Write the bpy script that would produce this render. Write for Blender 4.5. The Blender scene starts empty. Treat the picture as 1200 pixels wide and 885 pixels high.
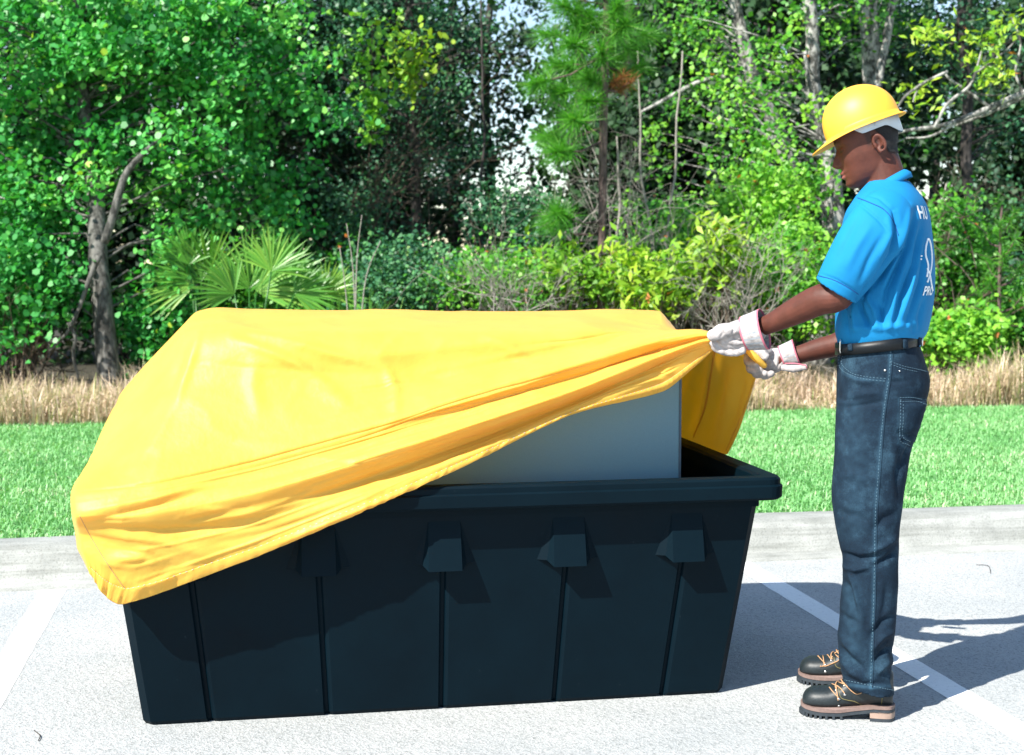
import bpy, bmesh, math, random
import numpy as np
from mathutils import Vector, Matrix, noise
from mathutils.bvhtree import BVHTree

random.seed(7); rng = np.random.default_rng(7)
scene = bpy.context.scene
R = math.radians

# ------------------------------------------------------------------ camera
F, H, CX, CY = 1670.0, 1.33, 600.0, 442.5          # focal length in photo pixels, eye height, photo centre
PITCH = math.atan(131.5 / F); YAW = math.atan(311 / F * math.cos(PITCH))
cam_d = bpy.data.cameras.new('camera'); cam = bpy.data.objects.new('camera', cam_d)
scene.collection.objects.link(cam); scene.camera = cam
cam.location = (0, 0, H); cam.rotation_euler = (math.pi / 2 - PITCH, 0, -YAW)
cam_d.sensor_width = 36; cam_d.lens = 36 * F / 1200; cam_d.clip_end = 3000; cam_d.clip_start = .05
cam_d.dof.use_dof = True; cam_d.dof.focus_distance = 4.3; cam_d.dof.aperture_fstop = 5.6

# ------------------------------------------------------------------ light
SUN = Vector((0.85, 0.55, -1.0)).normalized()       # direction the light travels
ELEV = math.asin(-SUN.z); AZ = math.atan2(-SUN.x, -SUN.y)
world = bpy.data.worlds.new('World'); scene.world = world; world.use_nodes = True
wn = world.node_tree.nodes; wl = world.node_tree.links
sky = wn.new('ShaderNodeTexSky'); sky.sky_type = 'NISHITA'; sky.sun_disc = False
sky.sun_elevation = ELEV; sky.sun_rotation = AZ % (2 * math.pi)
sky.air_density = 1.0; sky.dust_density = 0.15; sky.ozone_density = 0.1
wl.new(sky.outputs[0], wn['Background'].inputs[0]); wn['Background'].inputs[1].default_value = 0.10
sun_d = bpy.data.lights.new('sun', 'SUN'); sun_d.energy = 4.9; sun_d.angle = R(0.5); sun_d.color = (1, .955, .875)
sun = bpy.data.objects.new('sun', sun_d); scene.collection.objects.link(sun)
sun.rotation_euler = SUN.to_track_quat('-Z', 'Y').to_euler()
scene.view_settings.view_transform = 'Standard'; scene.view_settings.look = 'None'
scene.view_settings.exposure = 1.2; scene.view_settings.gamma = 1
scene.cycles.max_bounces = 8; scene.cycles.transparent_max_bounces = 8

# ------------------------------------------------------------------ helpers
fw = np.array([math.sin(YAW) * math.cos(PITCH), math.cos(YAW) * math.cos(PITCH), -math.sin(PITCH)])
rt = np.array([math.cos(YAW), -math.sin(YAW), 0]); up = np.cross(rt, fw); CAM = np.array([0, 0, H])
def ray(px, py): return fw + rt * (px - CX) / F - up * (py - CY) / F
def at_z(px, py, z=0):
    r = ray(px, py); return CAM + r * (z - H) / r[2]
def at_y(px, py, y):                                 # point of a sight line at distance y from the camera's wall
    r = ray(px, py); return CAM + r * y / r[1]

def obj(name, me, mat=None, parent=None, smooth=True):
    o = bpy.data.objects.new(name, me); scene.collection.objects.link(o)
    if mat is not None and not me.materials: me.materials.append(mat)
    if smooth and len(me.polygons):
        me.polygons.foreach_set('use_smooth', np.ones(len(me.polygons), bool))
    if parent is not None: o.parent = parent
    return o
def tag(o, label=None, cat=None, group=None, kind=None):
    if label: o['label'] = label
    if cat: o['category'] = cat
    if group: o['group'] = group
    if kind: o['kind'] = kind
    return o
def empty(name, loc, rz=0.0):
    o = bpy.data.objects.new(name, None); scene.collection.objects.link(o)
    o.empty_display_size = .1; o.location = loc; o.rotation_euler = (0, 0, rz); return o
def mesh_vf(v, f, name='mesh'):
    me = bpy.data.meshes.new(name); me.from_pydata([tuple(map(float, p)) for p in v], [], [tuple(map(int, q)) for q in f]); me.update(); return me
def ctint(t):
    t = np.clip(t, 0, .92); t[rng.random(len(t)) < .006] = 1; return t
def mesh_np(V, k, tint=None, name='mesh'):           # V: (n,k,3) separate k-gons
    n = len(V); me = bpy.data.meshes.new(name)
    me.vertices.add(n * k); me.vertices.foreach_set('co', np.ascontiguousarray(V, np.float32).ravel())
    me.loops.add(n * k); me.loops.foreach_set('vertex_index', np.arange(n * k, dtype=np.int32))
    me.polygons.add(n); me.polygons.foreach_set('loop_start', np.arange(0, n * k, k, dtype=np.int32))
    me.polygons.foreach_set('loop_total', np.full(n, k, np.int32))
    if tint is not None:
        a = me.attributes.new('tint', 'FLOAT', 'FACE'); a.data.foreach_set('value', np.ascontiguousarray(tint, np.float32))
    me.update(calc_edges=True); me.validate(); return me
class MB:                                            # mesh collector
    def __init__(s): s.v = []; s.f = []
    def add(s, v, f):
        b = len(s.v); s.v += [tuple(map(float, p)) for p in v]; s.f += [tuple(int(i) + b for i in q) for q in f]; return s
    def box(s, x0, x1, y0, y1, z0, z1):
        v = [(x, y, z) for x in (x0, x1) for y in (y0, y1) for z in (z0, z1)]
        return s.add(v, [(0, 1, 3, 2), (4, 6, 7, 5), (0, 4, 5, 1), (2, 3, 7, 6), (0, 2, 6, 4), (1, 5, 7, 3)])
    def tube(s, pts, rad, n=8, caps=True, flat=None):
        v, f = tube(pts, rad, n, caps, flat); return s.add(v, f)
    def mesh(s, name='mesh'): return mesh_vf(s.v, s.f, name)
def tube(pts, rad, n=8, caps=True, flat=None):
    """swept tube; rad: number, list, or list of (ru, rv); flat: direction of the rv axis"""
    P = np.array([list(map(float, p)) for p in pts]); m = len(P)
    if np.isscalar(rad): rad = [rad] * m
    T = np.gradient(P, axis=0); T /= np.linalg.norm(T, axis=1)[:, None] + 1e-12
    ref = np.array(flat, float) if flat is not None else (np.array([0, 0, 1.]) if abs(T[0][2]) < .9 else np.array([0, 1., 0]))
    v = []; f = []; ang = np.arange(n) * 2 * math.pi / n
    for i in range(m):
        b = ref - T[i] * (ref @ T[i]); b /= np.linalg.norm(b) + 1e-12
        if flat is None: ref = b
        a = np.cross(b, T[i]); ru, rv = (rad[i], rad[i]) if np.isscalar(rad[i]) else rad[i]
        v += list(P[i] + np.outer(np.cos(ang) * ru, a) + np.outer(np.sin(ang) * rv, b))
    for i in range(m - 1):
        for j in range(n):
            k = (j + 1) % n; f.append((i * n + j, i * n + k, (i + 1) * n + k, (i + 1) * n + j))
    if caps:
        f.append(tuple(range(n))[::-1]); f.append(tuple(range((m - 1) * n, m * n)))
    return v, f
def crom(P, n):                                      # Catmull-Rom through the points, n samples (numpy, any dims)
    P = np.array(P, float); m = len(P); t = np.linspace(0, m - 1, n); i = np.minimum(t.astype(int), m - 2); u = (t - i)
    u = u.reshape((-1,) + (1,) * (P.ndim - 1))
    g = lambda k: P[np.clip(k, 0, m - 1)]
    p0, p1, p2, p3 = g(i - 1), g(i), g(i + 1), g(i + 2)
    p0 = np.where((i == 0).reshape(u.shape), 2 * p1 - p2, p0); p3 = np.where((i + 2 > m - 1).reshape(u.shape), 2 * p2 - p1, p3)
    return .5 * (2 * p1 + (p2 - p0) * u + (2 * p0 - 5 * p1 + 4 * p2 - p3) * u ** 2 + (3 * p1 - p0 - 3 * p2 + p3) * u ** 3)
def capsule(pts, rad, n=12, k=4):                    # tube with rounded ends
    P = [np.array(p, float) for p in pts]; r = list(rad)
    def end(p, q, ra):
        d = (p - q) / (np.linalg.norm(p - q) + 1e-9); out = []
        ru = ra if np.isscalar(ra) else min(ra)
        for a in np.linspace(0, 1, k + 1)[1:]:
            s = math.cos(a * math.pi / 2 * .96); out.append((p + d * ru * math.sin(a * math.pi / 2), ra * s if np.isscalar(ra) else (ra[0] * s, ra[1] * s)))
        return out
    e0 = end(P[0], P[1], r[0])[::-1]; e1 = end(P[-1], P[-2], r[-1])
    return [e[0] for e in e0] + P + [e[0] for e in e1], [e[1] for e in e0] + r + [e[1] for e in e1]
def fuse(mb, voxel, smooth=3):                       # closed pieces -> one continuous surface
    me = mb.mesh(); o = bpy.data.objects.new('t', me); scene.collection.objects.link(o)
    m = o.modifiers.new('r', 'REMESH'); m.mode = 'VOXEL'; m.voxel_size = voxel
    if smooth:
        s = o.modifiers.new('s', 'SMOOTH'); s.factor = .5; s.iterations = smooth
    dg = bpy.context.evaluated_depsgraph_get(); out = bpy.data.meshes.new_from_object(o.evaluated_get(dg))
    bpy.data.objects.remove(o); return out
def solid(me, t, offset=-1.0):
    o = bpy.data.objects.new('t', me); scene.collection.objects.link(o)
    m = o.modifiers.new('s', 'SOLIDIFY'); m.thickness = t; m.offset = offset
    dg = bpy.context.evaluated_depsgraph_get(); out = bpy.data.meshes.new_from_object(o.evaluated_get(dg))
    bpy.data.objects.remove(o); return out
def coords(me):
    a = np.empty(len(me.vertices) * 3, np.float32); me.vertices.foreach_get('co', a); return a.reshape(-1, 3).astype(float)
def normals(me):
    a = np.empty(len(me.vertices) * 3, np.float32); me.vertex_normals.foreach_get('vector', a); return a.reshape(-1, 3).astype(float)
def set_co(me, V): me.vertices.foreach_set('co', V.astype(np.float32).ravel()); me.update()
def cull(me, keep):                                  # delete the faces where keep is False
    bm = bmesh.new(); bm.from_mesh(me); bm.faces.ensure_lookup_table()
    bmesh.ops.delete(bm, geom=[f for f, k in zip(bm.faces, keep) if not k], context='FACES'); bm.to_mesh(me); bm.free(); return me
def face_centres(me):
    a = np.empty(len(me.polygons) * 3, np.float32); me.polygons.foreach_get('center', a); return a.reshape(-1, 3).astype(float)
def face_normals(me):
    a = np.empty(len(me.polygons) * 3, np.float32); me.polygons.foreach_get('normal', a); return a.reshape(-1, 3).astype(float)

# ------------------------------------------------------------------ materials
def nodes(name):
    m = bpy.data.materials.new(name); m.use_nodes = True; nt = m.node_tree; return m, nt, nt.nodes, nt.links, nt.nodes['Principled BSDF']
def col(c): return (c[0], c[1], c[2], 1)
def ramp(nt, src, stops, interp='LINEAR'):
    r = nt.nodes.new('ShaderNodeValToRGB'); r.color_ramp.interpolation = interp; e = r.color_ramp.elements
    while len(e) < len(stops): e.new(.5)
    for k, (p, c) in enumerate(stops): e[k].position = p; e[k].color = col(c) if not np.isscalar(c) else (c, c, c, 1)
    nt.links.new(src, r.inputs[0]); return r.outputs[0]
def tex(nt, kind, scale, detail=3, rough=.5, coord='Object', **kw):
    tc = nt.nodes.new('ShaderNodeTexCoord'); t = nt.nodes.new('ShaderNodeTex' + kind); t.inputs['Scale'].default_value = scale
    if 'Detail' in t.inputs: t.inputs['Detail'].default_value = detail
    if kind == 'Noise': t.inputs['Roughness'].default_value = rough
    nt.links.new(tc.outputs[coord], t.inputs['Vector']); return t
def mix(nt, a, b, fac, mode='MIX'):
    m = nt.nodes.new('ShaderNodeMix'); m.data_type = 'RGBA'; m.blend_type = mode
    for k, x in ((0, fac), (6, a), (7, b)):
        if hasattr(x, 'links') or hasattr(x, 'is_output'): nt.links.new(x, m.inputs[k])
        else: m.inputs[k].default_value = x if k == 0 else col(x)
    return m.outputs[2]
def bump(nt, p, src, strength, dist=.01, prev=None):
    b = nt.nodes.new('ShaderNodeBump'); b.inputs['Strength'].default_value = strength; b.inputs['Distance'].default_value = dist
    nt.links.new(src, b.inputs['Height'])
    if prev is not None: nt.links.new(prev, b.inputs['Normal'])
    if p is not None: nt.links.new(b.outputs[0], p.inputs['Normal'])
    return b.outputs[0]
def simple(name, c, rough=.6, var=.15, scale=30, bs=.2, bd=.003, spec=.5, metal=0):
    m, nt, n, l, p = nodes(name); t = tex(nt, 'Noise', scale, 5)
    d = tuple(x * (1 - var) for x in c); e = tuple(min(1, x * (1 + var)) for x in c)
    l.new(ramp(nt, t.outputs[0], [(.3, d), (.7, e)]), p.inputs['Base Color'])
    p.inputs['Roughness'].default_value = rough; p.inputs['Specular IOR Level'].default_value = spec; p.inputs['Metallic'].default_value = metal
    if bs: bump(nt, p, t.outputs[0], bs, bd)
    return m
def leafmat(name, stops, rough=.45, trans=.35, tgain=(1.1, 1.25, .5), spec=.5):
    m, nt, n, l, p = nodes(name); a = n.new('ShaderNodeAttribute'); a.attribute_name = 'tint'
    c = ramp(nt, a.outputs['Fac'], stops); l.new(c, p.inputs['Base Color']); p.inputs['Roughness'].default_value = rough
    p.inputs['Specular IOR Level'].default_value = spec
    tr = n.new('ShaderNodeBsdfTranslucent'); l.new(mix(nt, c, tgain, 1.0, 'MULTIPLY'), tr.inputs[0])
    mx = n.new('ShaderNodeMixShader'); mx.inputs[0].default_value = trans
    l.new(p.outputs[0], mx.inputs[1]); l.new(tr.outputs[0], mx.inputs[2]); l.new(mx.outputs[0], n['Material Output'].inputs[0])
    return m

def asphalt_mat():
    m, nt, n, l, p = nodes('pale_asphalt')
    v = tex(nt, 'Voronoi', 140); g = ramp(nt, v.outputs['Color'], [(.10, (.033, .04, .043)), (.3, (.205, .218, .215)), (.55, (.28, .292, .286)), (.95, (.41, .42, .415))])
    v2 = tex(nt, 'Voronoi', 55); pits = ramp(nt, v2.outputs['Distance'], [(.05, .2), (.2, 1)])
    big = tex(nt, 'Noise', 1.3, 6, .6); b = ramp(nt, big.outputs[0], [(.32, (.80, .83, .85)), (.65, (1, 1, 1))])
    c = mix(nt, mix(nt, g, b, 1.0, 'MULTIPLY'), pits, .55, 'MULTIPLY'); l.new(c, p.inputs['Base Color'])
    p.inputs['Roughness'].default_value = .85
    b1 = bump(nt, None, v.outputs['Distance'], .5, .004); bump(nt, p, v2.outputs['Distance'], .4, .004, b1)
    return m
def paint_mat():
    m, nt, n, l, p = nodes('white_road_paint'); t = tex(nt, 'Noise', 60, 6, .7); v = tex(nt, 'Voronoi', 140)
    c = ramp(nt, t.outputs[0], [(.28, (.5, .51, .5)), (.42, (.78, .79, .78)), (.7, (.84, .84, .83))])
    l.new(c, p.inputs['Base Color']); p.inputs['Roughness'].default_value = .6; bump(nt, p, v.outputs['Distance'], .35, .003); return m
def kerb_mat():
    m, nt, n, l, p = nodes('weathered_concrete'); t = tex(nt, 'Noise', 5, 8, .7); s = tex(nt, 'Noise', 120, 4, .7)
    mp = n.new('ShaderNodeMapping'); tc = n.new('ShaderNodeTexCoord'); l.new(tc.outputs['Object'], mp.inputs[0]); mp.inputs['Scale'].default_value = (1.2, 8, 30)
    w = n.new('ShaderNodeTexNoise'); w.inputs['Scale'].default_value = 1.5; w.inputs['Detail'].default_value = 6; l.new(mp.outputs[0], w.inputs['Vector'])
    a = ramp(nt, t.outputs[0], [(.3, (.24, .25, .235)), (.62, (.35, .36, .34))]); b = ramp(nt, w.outputs[0], [(.34, (.66, .67, .65)), (.56, (1, 1, 1))])
    c = mix(nt, mix(nt, a, b, .8, 'MULTIPLY'), ramp(nt, s.outputs[0], [(.33, .45), (.5, 1)]), .6, 'MULTIPLY')
    l.new(c, p.inputs['Base Color']); p.inputs['Roughness'].default_value = .9; bump(nt, p, s.outputs[0], .5, .004); return m
def tub_mat():
    m, nt, n, l, p = nodes('black_moulded_plastic'); t = tex(nt, 'Noise', 900, 3, .6); g = tex(nt, 'Noise', 4, 6, .65); sc = tex(nt, 'Noise', 35, 8, .75)
    c = ramp(nt, g.outputs[0], [(.3, (.0003, .0050, .0092)), (.7, (.0006, .0074, .0130))])
    c = mix(nt, c, (.06, .085, .10), ramp(nt, sc.outputs[0], [(.66, 0), (.8, .4)])); l.new(c, p.inputs['Base Color'])
    l.new(ramp(nt, g.outputs[0], [(.3, .5), (.7, .62)]), p.inputs['Roughness']); p.inputs['Specular IOR Level'].default_value = .09
    bump(nt, p, t.outputs[0], .35, .001); return m
def tarp_mat():
    m, nt, n, l, p = nodes('yellow_vinyl'); t = tex(nt, 'Noise', 7, 6, .6); f = tex(nt, 'Noise', 160, 3, .6); w = tex(nt, 'Noise', 22, 5, .6)
    c = ramp(nt, t.outputs[0], [(.3, (.91, .60, .085)), (.7, (.93, .66, .12))])
    c = mix(nt, c, (.35, .18, .02), ramp(nt, tex(nt, 'Noise', 95, 2, .5).outputs[0], [(.80, 0), (.83, .7)])); l.new(c, p.inputs['Base Color'])
    p.inputs['Roughness'].default_value = .50; p.inputs['Specular IOR Level'].default_value = .65
    p.inputs['Sheen Weight'].default_value = .15
    b = bump(nt, None, w.outputs[0], .4, .008); bump(nt, p, f.outputs[0], .1, .001, b)
    tr = n.new('ShaderNodeBsdfTranslucent'); tr.inputs[0].default_value = (1, .70, .07, 1); mx = n.new('ShaderNodeMixShader'); mx.inputs[0].default_value = .50
    l.new(p.outputs[0], mx.inputs[1]); l.new(tr.outputs[0], mx.inputs[2]); l.new(mx.outputs[0], n['Material Output'].inputs[0]); return m
def denim_mat():
    m, nt, n, l, p = nodes('dark_denim'); t = tex(nt, 'Noise', 9, 7, .7); f = tex(nt, 'Noise', 420, 2, .7)
    a = ramp(nt, t.outputs[0], [(.32, (.0018, .007, .016)), (.52, (.0055, .017, .032)), (.75, (.027, .064, .098))])
    c = mix(nt, a, ramp(nt, f.outputs[0], [(.35, .55), (.65, 1.5)]), .7, 'MULTIPLY')
    at = n.new('ShaderNodeAttribute'); at.attribute_name = 'wear'; c = mix(nt, c, (.035, .09, .14), at.outputs['Fac'])
    l.new(c, p.inputs['Base Color']); p.inputs['Roughness'].default_value = .9; p.inputs['Specular IOR Level'].default_value = .2
    bump(nt, p, f.outputs[0], .5, .0012); return m
def shirt_mat():
    m, nt, n, l, p = nodes('blue_pique_cotton'); f = tex(nt, 'Noise', 500, 2, .6); t = tex(nt, 'Noise', 6, 4)
    l.new(ramp(nt, t.outputs[0], [(.3, (.003, .155, .36)), (.7, (.005, .19, .43))]), p.inputs['Base Color']); p.inputs['Roughness'].default_value = .8
    p.inputs['Specular IOR Level'].default_value = .25; bump(nt, p, f.outputs[0], .35, .001); return m
def skin_mat():
    m, nt, n, l, p = nodes('brown_skin'); t = tex(nt, 'Noise', 28, 5, .6); f = tex(nt, 'Noise', 300, 3, .6)
    c = ramp(nt, t.outputs[0], [(.3, (.066, .019, .011)), (.7, (.105, .031, .019))])
    for nm, cc in (('lip', (.26, .085, .07)), ('brow', (.012, .008, .007)), ('stubble', (.022, .012, .010))):
        a = n.new('ShaderNodeAttribute'); a.attribute_name = nm; c = mix(nt, c, cc, a.outputs['Fac'])
    l.new(c, p.inputs['Base Color']); p.inputs['Roughness'].default_value = .58; p.inputs['Specular IOR Level'].default_value = .35; p.inputs['Subsurface Weight'].default_value = .08
    p.inputs['Subsurface Radius'].default_value = (.01, .004, .002); p.inputs['Subsurface Scale'].default_value = .5
    bump(nt, p, f.outputs[0], .4, .0015); return m
def bark_mat(name, dark, light, scale=9, thr=(.42, .6), stretch=.35):
    m, nt, n, l, p = nodes(name); mp = n.new('ShaderNodeMapping'); tc = n.new('ShaderNodeTexCoord'); l.new(tc.outputs['Object'], mp.inputs[0])
    mp.inputs['Scale'].default_value = (1, 1, stretch); t = n.new('ShaderNodeTexNoise'); t.inputs['Scale'].default_value = scale; t.inputs['Detail'].default_value = 8
    t.inputs['Roughness'].default_value = .7; l.new(mp.outputs[0], t.inputs['Vector'])
    l.new(ramp(nt, t.outputs[0], [(thr[0], dark), (thr[1], light)]), p.inputs['Base Color']); p.inputs['Roughness'].default_value = .9
    bump(nt, p, t.outputs[0], .8, .03); return m

M = dict(
    asphalt=asphalt_mat(), paint=paint_mat(), kerb=kerb_mat(), tub=tub_mat(), tarp=tarp_mat(), denim=denim_mat(), shirt=shirt_mat(), skin=skin_mat(),
    soil=simple('lawn_soil', (.10, .20, .06), .95, .5, 9, .6, .03),
    woodfloor=simple('leaf_litter', (.028, .024, .012), .95, .6, 6, .8, .05),
    steel=simple('blue_grey_enamel', (.11, .24, .32), .5, .04, 300, .12, .0008),
    steel_edge=simple('dark_edge_strip', (.05, .09, .13), .5, .1, 60, .1),
    hat=simple('yellow_hat_plastic', (.82, .40, .035), .5, .03, 300, .04, .0005, .5),
    strap=simple('grey_white_plastic', (.50, .56, .60), .5, .05, 40, .1),
    belt=simple('black_leather', (.006, .008, .010), .42, .2, 90, .25, .001, .25),
    metal=simple('nickel', (.7, .7, .68), .3, .05, 50, .05, .001, .5, 1.0),
    boot=simple('dark_boot_leather', (.009, .015, .018), .5, .25, 120, .35, .0012),
    rubber=simple('black_lug_rubber', (.022, .030, .038), .7, .2, 80, .3),
    welt=simple('pink_tan_welt', (.17, .115, .10), .75, .15, 90, .2),
    heel=simple('tan_heel_block', (.30, .21, .165), .75, .12, 60, .2),
    lace=simple('tan_lace', (.40, .23, .12), .8, .2, 300, .4, .001),
    stitch=simple('pale_blue_thread', (.07, .135, .18), .8, .15, 200, 0),
    goldthread=simple('gold_thread', (.20, .17, .06), .8, .15, 200, 0),
    glove=simple('white_leather_glove', (.37, .345, .34), .85, .3, 60, .7, .004),
    palmleather=simple('grey_glove_leather', (.30, .32, .35), .7, .25, 70, .6, .003),
    pink=simple('pink_binding', (.50, .14, .19), .7, .1, 100, .2),
    print=simple('white_shirt_print', (.80, .84, .86), .7, .03, 200, 0),
    hair=simple('short_black_hair', (.010, .009, .009), .8, .4, 500, .9, .003),
    collar_dark=simple('blue_seam', (.003, .06, .24), .9, .1, 90, 0),
    shirt_in=simple('white_lining', (.5, .5, .45), .8, .1, 60, .1),
    bark=bark_mat('grey_brown_bark', (.03, .03, .026), (.17, .165, .15), 18),
    bark_pale=bark_mat('lichen_bark', (.05, .05, .045), (.42, .41, .38), 13, (.44, .58), .6),
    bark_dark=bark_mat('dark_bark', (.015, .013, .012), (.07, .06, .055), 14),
    bark_pine=bark_mat('young_pine_bark', (.045, .028, .025), (.17, .11, .10), 22, (.4, .6), .3),
    twig=simple('dead_grey_twig', (.26, .24, .21), .9, .3, 40, .3),
    twig_brown=simple('brown_twig', (.10, .075, .055), .9, .3, 40, .3),
    leaf_round=leafmat('round_green_leaf', [(0, (.02, .17, .035)), (.5, (.06, .36, .07)), (.9, (.18, .56, .12)), (1, (.42, .58, .06))], .45),
    leaf_dark=leafmat('dark_evergreen_leaf', [(0, (.010, .06, .03)), (.6, (.03, .14, .06)), (1, (.10, .28, .09))], .5, .2),
    leaf_mid=leafmat('mid_green_leaf', [(0, (.03, .16, .02)), (.55, (.09, .33, .03)), (.93, (.26, .54, .05)), (1, (.45, .14, .03))], .45),
    leaf_lime=leafmat('yellow_green_leaf', [(0, (.06, .20, .012)), (.5, (.16, .37, .02)), (.95, (.38, .52, .04)), (1, (.5, .16, .02))], .5),
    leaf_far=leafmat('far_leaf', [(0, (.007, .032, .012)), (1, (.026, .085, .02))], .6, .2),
    needle=leafmat('pine_needle', [(0, (.04, .19, .02)), (.7, (.10, .36, .03)), (1, (.22, .48, .06))], .45),
    needle_dead=leafmat('dead_needle', [(0, (.16, .06, .015)), (1, (.32, .13, .03))], .6, .2, (1, 1, 1)),
    palm=leafmat('palmetto_leaf', [(0, (.03, .15, .02)), (.6, (.11, .33, .04)), (1, (.30, .48, .08))], .35),
    lawn=leafmat('lawn_grass', [(0, (.13, .36, .11)), (.5, (.25, .54, .21)), (.8, (.39, .63, .32)), (1, (.62, .64, .44))], .5, .3),
    dry=leafmat('dry_tall_grass', [(0, (.11, .22, .04)), (.3, (.30, .34, .10)), (.5, (.54, .43, .27)), (1, (.80, .63, .50))], .7, .3, (1, 1, .9)),
)

# ------------------------------------------------------------------ ground, parking bay, kerb, lawn
def sheet(name, x0, x1, y0, y1, z, mat, nx=1, ny=1):
    v = [(x0 + (x1 - x0) * i / nx, y0 + (y1 - y0) * j / ny, z) for j in range(ny + 1) for i in range(nx + 1)]
    f = [(j * (nx + 1) + i, j * (nx + 1) + i + 1, (j + 1) * (nx + 1) + i + 1, (j + 1) * (nx + 1) + i) for j in range(ny) for i in range(nx)]
    return tag(obj(name, mesh_vf(v, f), mat), kind='structure')
sheet('ground', -900, 900, -60, 1500, -.02, M['woodfloor'])
sheet('parking_lot', -60, 60, -40, 6.10, 0, M['asphalt'])
KP = [(6.02, -.01), (6.02, .004), (6.155, .012), (6.17, .02), (6.20, .105), (6.22, .132), (6.25, .147), (6.29, .152), (6.40, .152), (6.415, .146), (6.42, .10), (6.42, -.01)]
def kerb():
    xs = np.linspace(-30, 30, 241); v = []; f = []
    for i, x in enumerate(xs):
        for (y, z) in KP:
            j = .0035 * noise.noise(Vector((x * 2.2, y * 9, z * 9))) if z > .01 else 0
            v.append((x, y + j, z + j))
    n = len(KP)
    for i in range(len(xs) - 1):
        for k in range(n - 1): f.append((i * n + k, (i + 1) * n + k, (i + 1) * n + k + 1, i * n + k + 1))
    return tag(obj('kerb', mesh_vf(v, f), M['kerb']), kind='structure')
kerb()
sheet('lawn_ground', -60, 60, 6.419, 11.35, .125, M['soil'])
sheet('woodland_floor', -80, 80, 11.35, 60, .12, M['woodfloor'])
def stripe(x, w, y0, y1):
    n = 60; v = []; f = []
    for i in range(n + 1):
        y = y0 + (y1 - y0) * i / n; a = .004 * noise.noise(Vector((x, y * 9, 0))); b = .004 * noise.noise(Vector((x + 5, y * 9, 0)))
        v += [(x - w / 2 + a, y, .0012), (x + w / 2 + b, y, .0012)]
    f = [(2 * i, 2 * i + 1, 2 * i + 3, 2 * i + 2) for i in range(n)]
    return tag(obj('parking_line', mesh_vf(v, f), M['paint']), kind='structure')
stripe(-.80, .105, .8, 6.015); stripe(2.155, .105, .8, 6.015)

def blades(n, x0, x1, y0, y1, z, h, w, lean, hump=None, dens=None):
    x = rng.uniform(x0, x1, n); y = rng.uniform(y0, y1, n)
    if dens is not None:
        k = dens(x, y); x = x[k]; y = y[k]; n = len(x)
    hh = h[0] + (h[1] - h[0]) * rng.random(n) ** 1.3
    if hump is not None: hh *= hump(x, y)
    a = rng.uniform(0, 2 * math.pi, n); d = np.stack([np.cos(a), np.sin(a), np.zeros(n)], 1); s = np.stack([-np.sin(a), np.cos(a), np.zeros(n)], 1)
    ww = w * rng.uniform(.6, 1.3, n); ln = lean * rng.random(n) * hh; b = np.stack([x, y, np.full(n, z)], 1)
    mid = b + d * (ln * .3)[:, None] + np.array([0, 0, 1.]) * (hh * .6)[:, None]
    tip = b + d * ln[:, None] + np.array([0, 0, 1.]) * (hh * (1 - .3 * ln / hh.clip(.01)))[:, None]
    w0, w1, w2 = s * (ww / 2)[:, None], s * (ww * .42)[:, None], s * (ww * .08)[:, None]
    V = np.concatenate([np.stack([b - w0, b + w0, mid + w1, mid - w1], 1), np.stack([mid - w1, mid + w1, tip + w2, tip - w2], 1)])
    return V, x, y
def nz(x, y, s, off=0):
    return np.sin(x * s + 1.3 * np.sin(y * s * .7 + off) + off) * .5 + np.sin(y * s * 1.7 + x * s * .4 + 2 * off) * .5
V, x, y = blades(260000, -2.2, 7.6, 6.41, 11.3, .12, (.025, .06), .008, 1.3)
t = np.clip(.42 + .14 * nz(x, y, 2.1) + .12 * nz(x, y, 9, 3) + rng.normal(0, .24, len(x)), 0, 1); t = np.tile(t, 2)
tag(obj('lawn_grass', mesh_np(V, 4, t), M['lawn'], smooth=False), 'short bright green lawn behind the kerb', 'lawn', kind='stuff')
hump = lambda x, y: (.60 + .32 * nz(x, y, 1.7, 1) + .30 * nz(x, y, 5.3, 4)).clip(.22, 1.5)
V, x, y = blades(60000, -3.2, 8.6, 11.0, 12.9, .12, (.15, .58), .010, 1.1, hump)
t = np.tile(np.clip(.62 + .2 * nz(x, y, 1.3, 2) + rng.normal(0, .24, len(x)), 0, 1), 2)
tag(obj('dry_grass', mesh_np(V, 4, t), M['dry'], smooth=False), 'tall dry tan grass between the lawn and the woods', 'grass', kind='stuff')

# ------------------------------------------------------------------ black tub
tub = empty('containment_tub', (.5655, 4.59, 0))
tag(tub, 'long black plastic tub with tapered ribbed sides standing in the parking bay', 'tub')
X0, X1, Y0, Y1 = -.313, 1.444, 4.16, 5.02; TP, OV = .082, .058; ZR = .622; OX, OY = .5655, 4.59
GX = [.0, 0, 0, 0, 0]
groove_x = [at_z(px, py)[0] for px, py in ((247, 848), (384, 839), (518, 832), (650, 824), (775, 816))]
def perimeter():
    """points (x, y, nx, ny, inset, bevel) anticlockwise from the front left"""
    out = []; ch = .022
    def side(a, b, nrm, gs, L):
        d = (b - a); 
        ss = [(ch / L, 0), (1 - ch / L, 0)]
        for g in gs:
            for o_, i_ in ((-.011, 0), (-.007, .010), (-.003, .013), (.003, .013), (.008, .004), (.017, 0)): ss.append((g + o_ / L, i_))
        for s, i_ in sorted(ss): out.append((a[0] + d[0] * s, a[1] + d[1] * s, nrm[0], nrm[1], i_))
    c = [np.array(p, float) for p in ((X0, Y0), (X1, Y0), (X1, Y1), (X0, Y1))]; W = X1 - X0; D = Y1 - Y0
    side(c[0], c[1], (0, -1), [(g - X0) / W for g in groove_x], W); side(c[1], c[2], (1, 0), [.33, .67], D)
    side(c[2], c[3], (0, 1), [1 - (g - X0) / W for g in groove_x], W); side(c[3], c[0], (-1, 0), [.33, .67], D)
    return out
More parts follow.
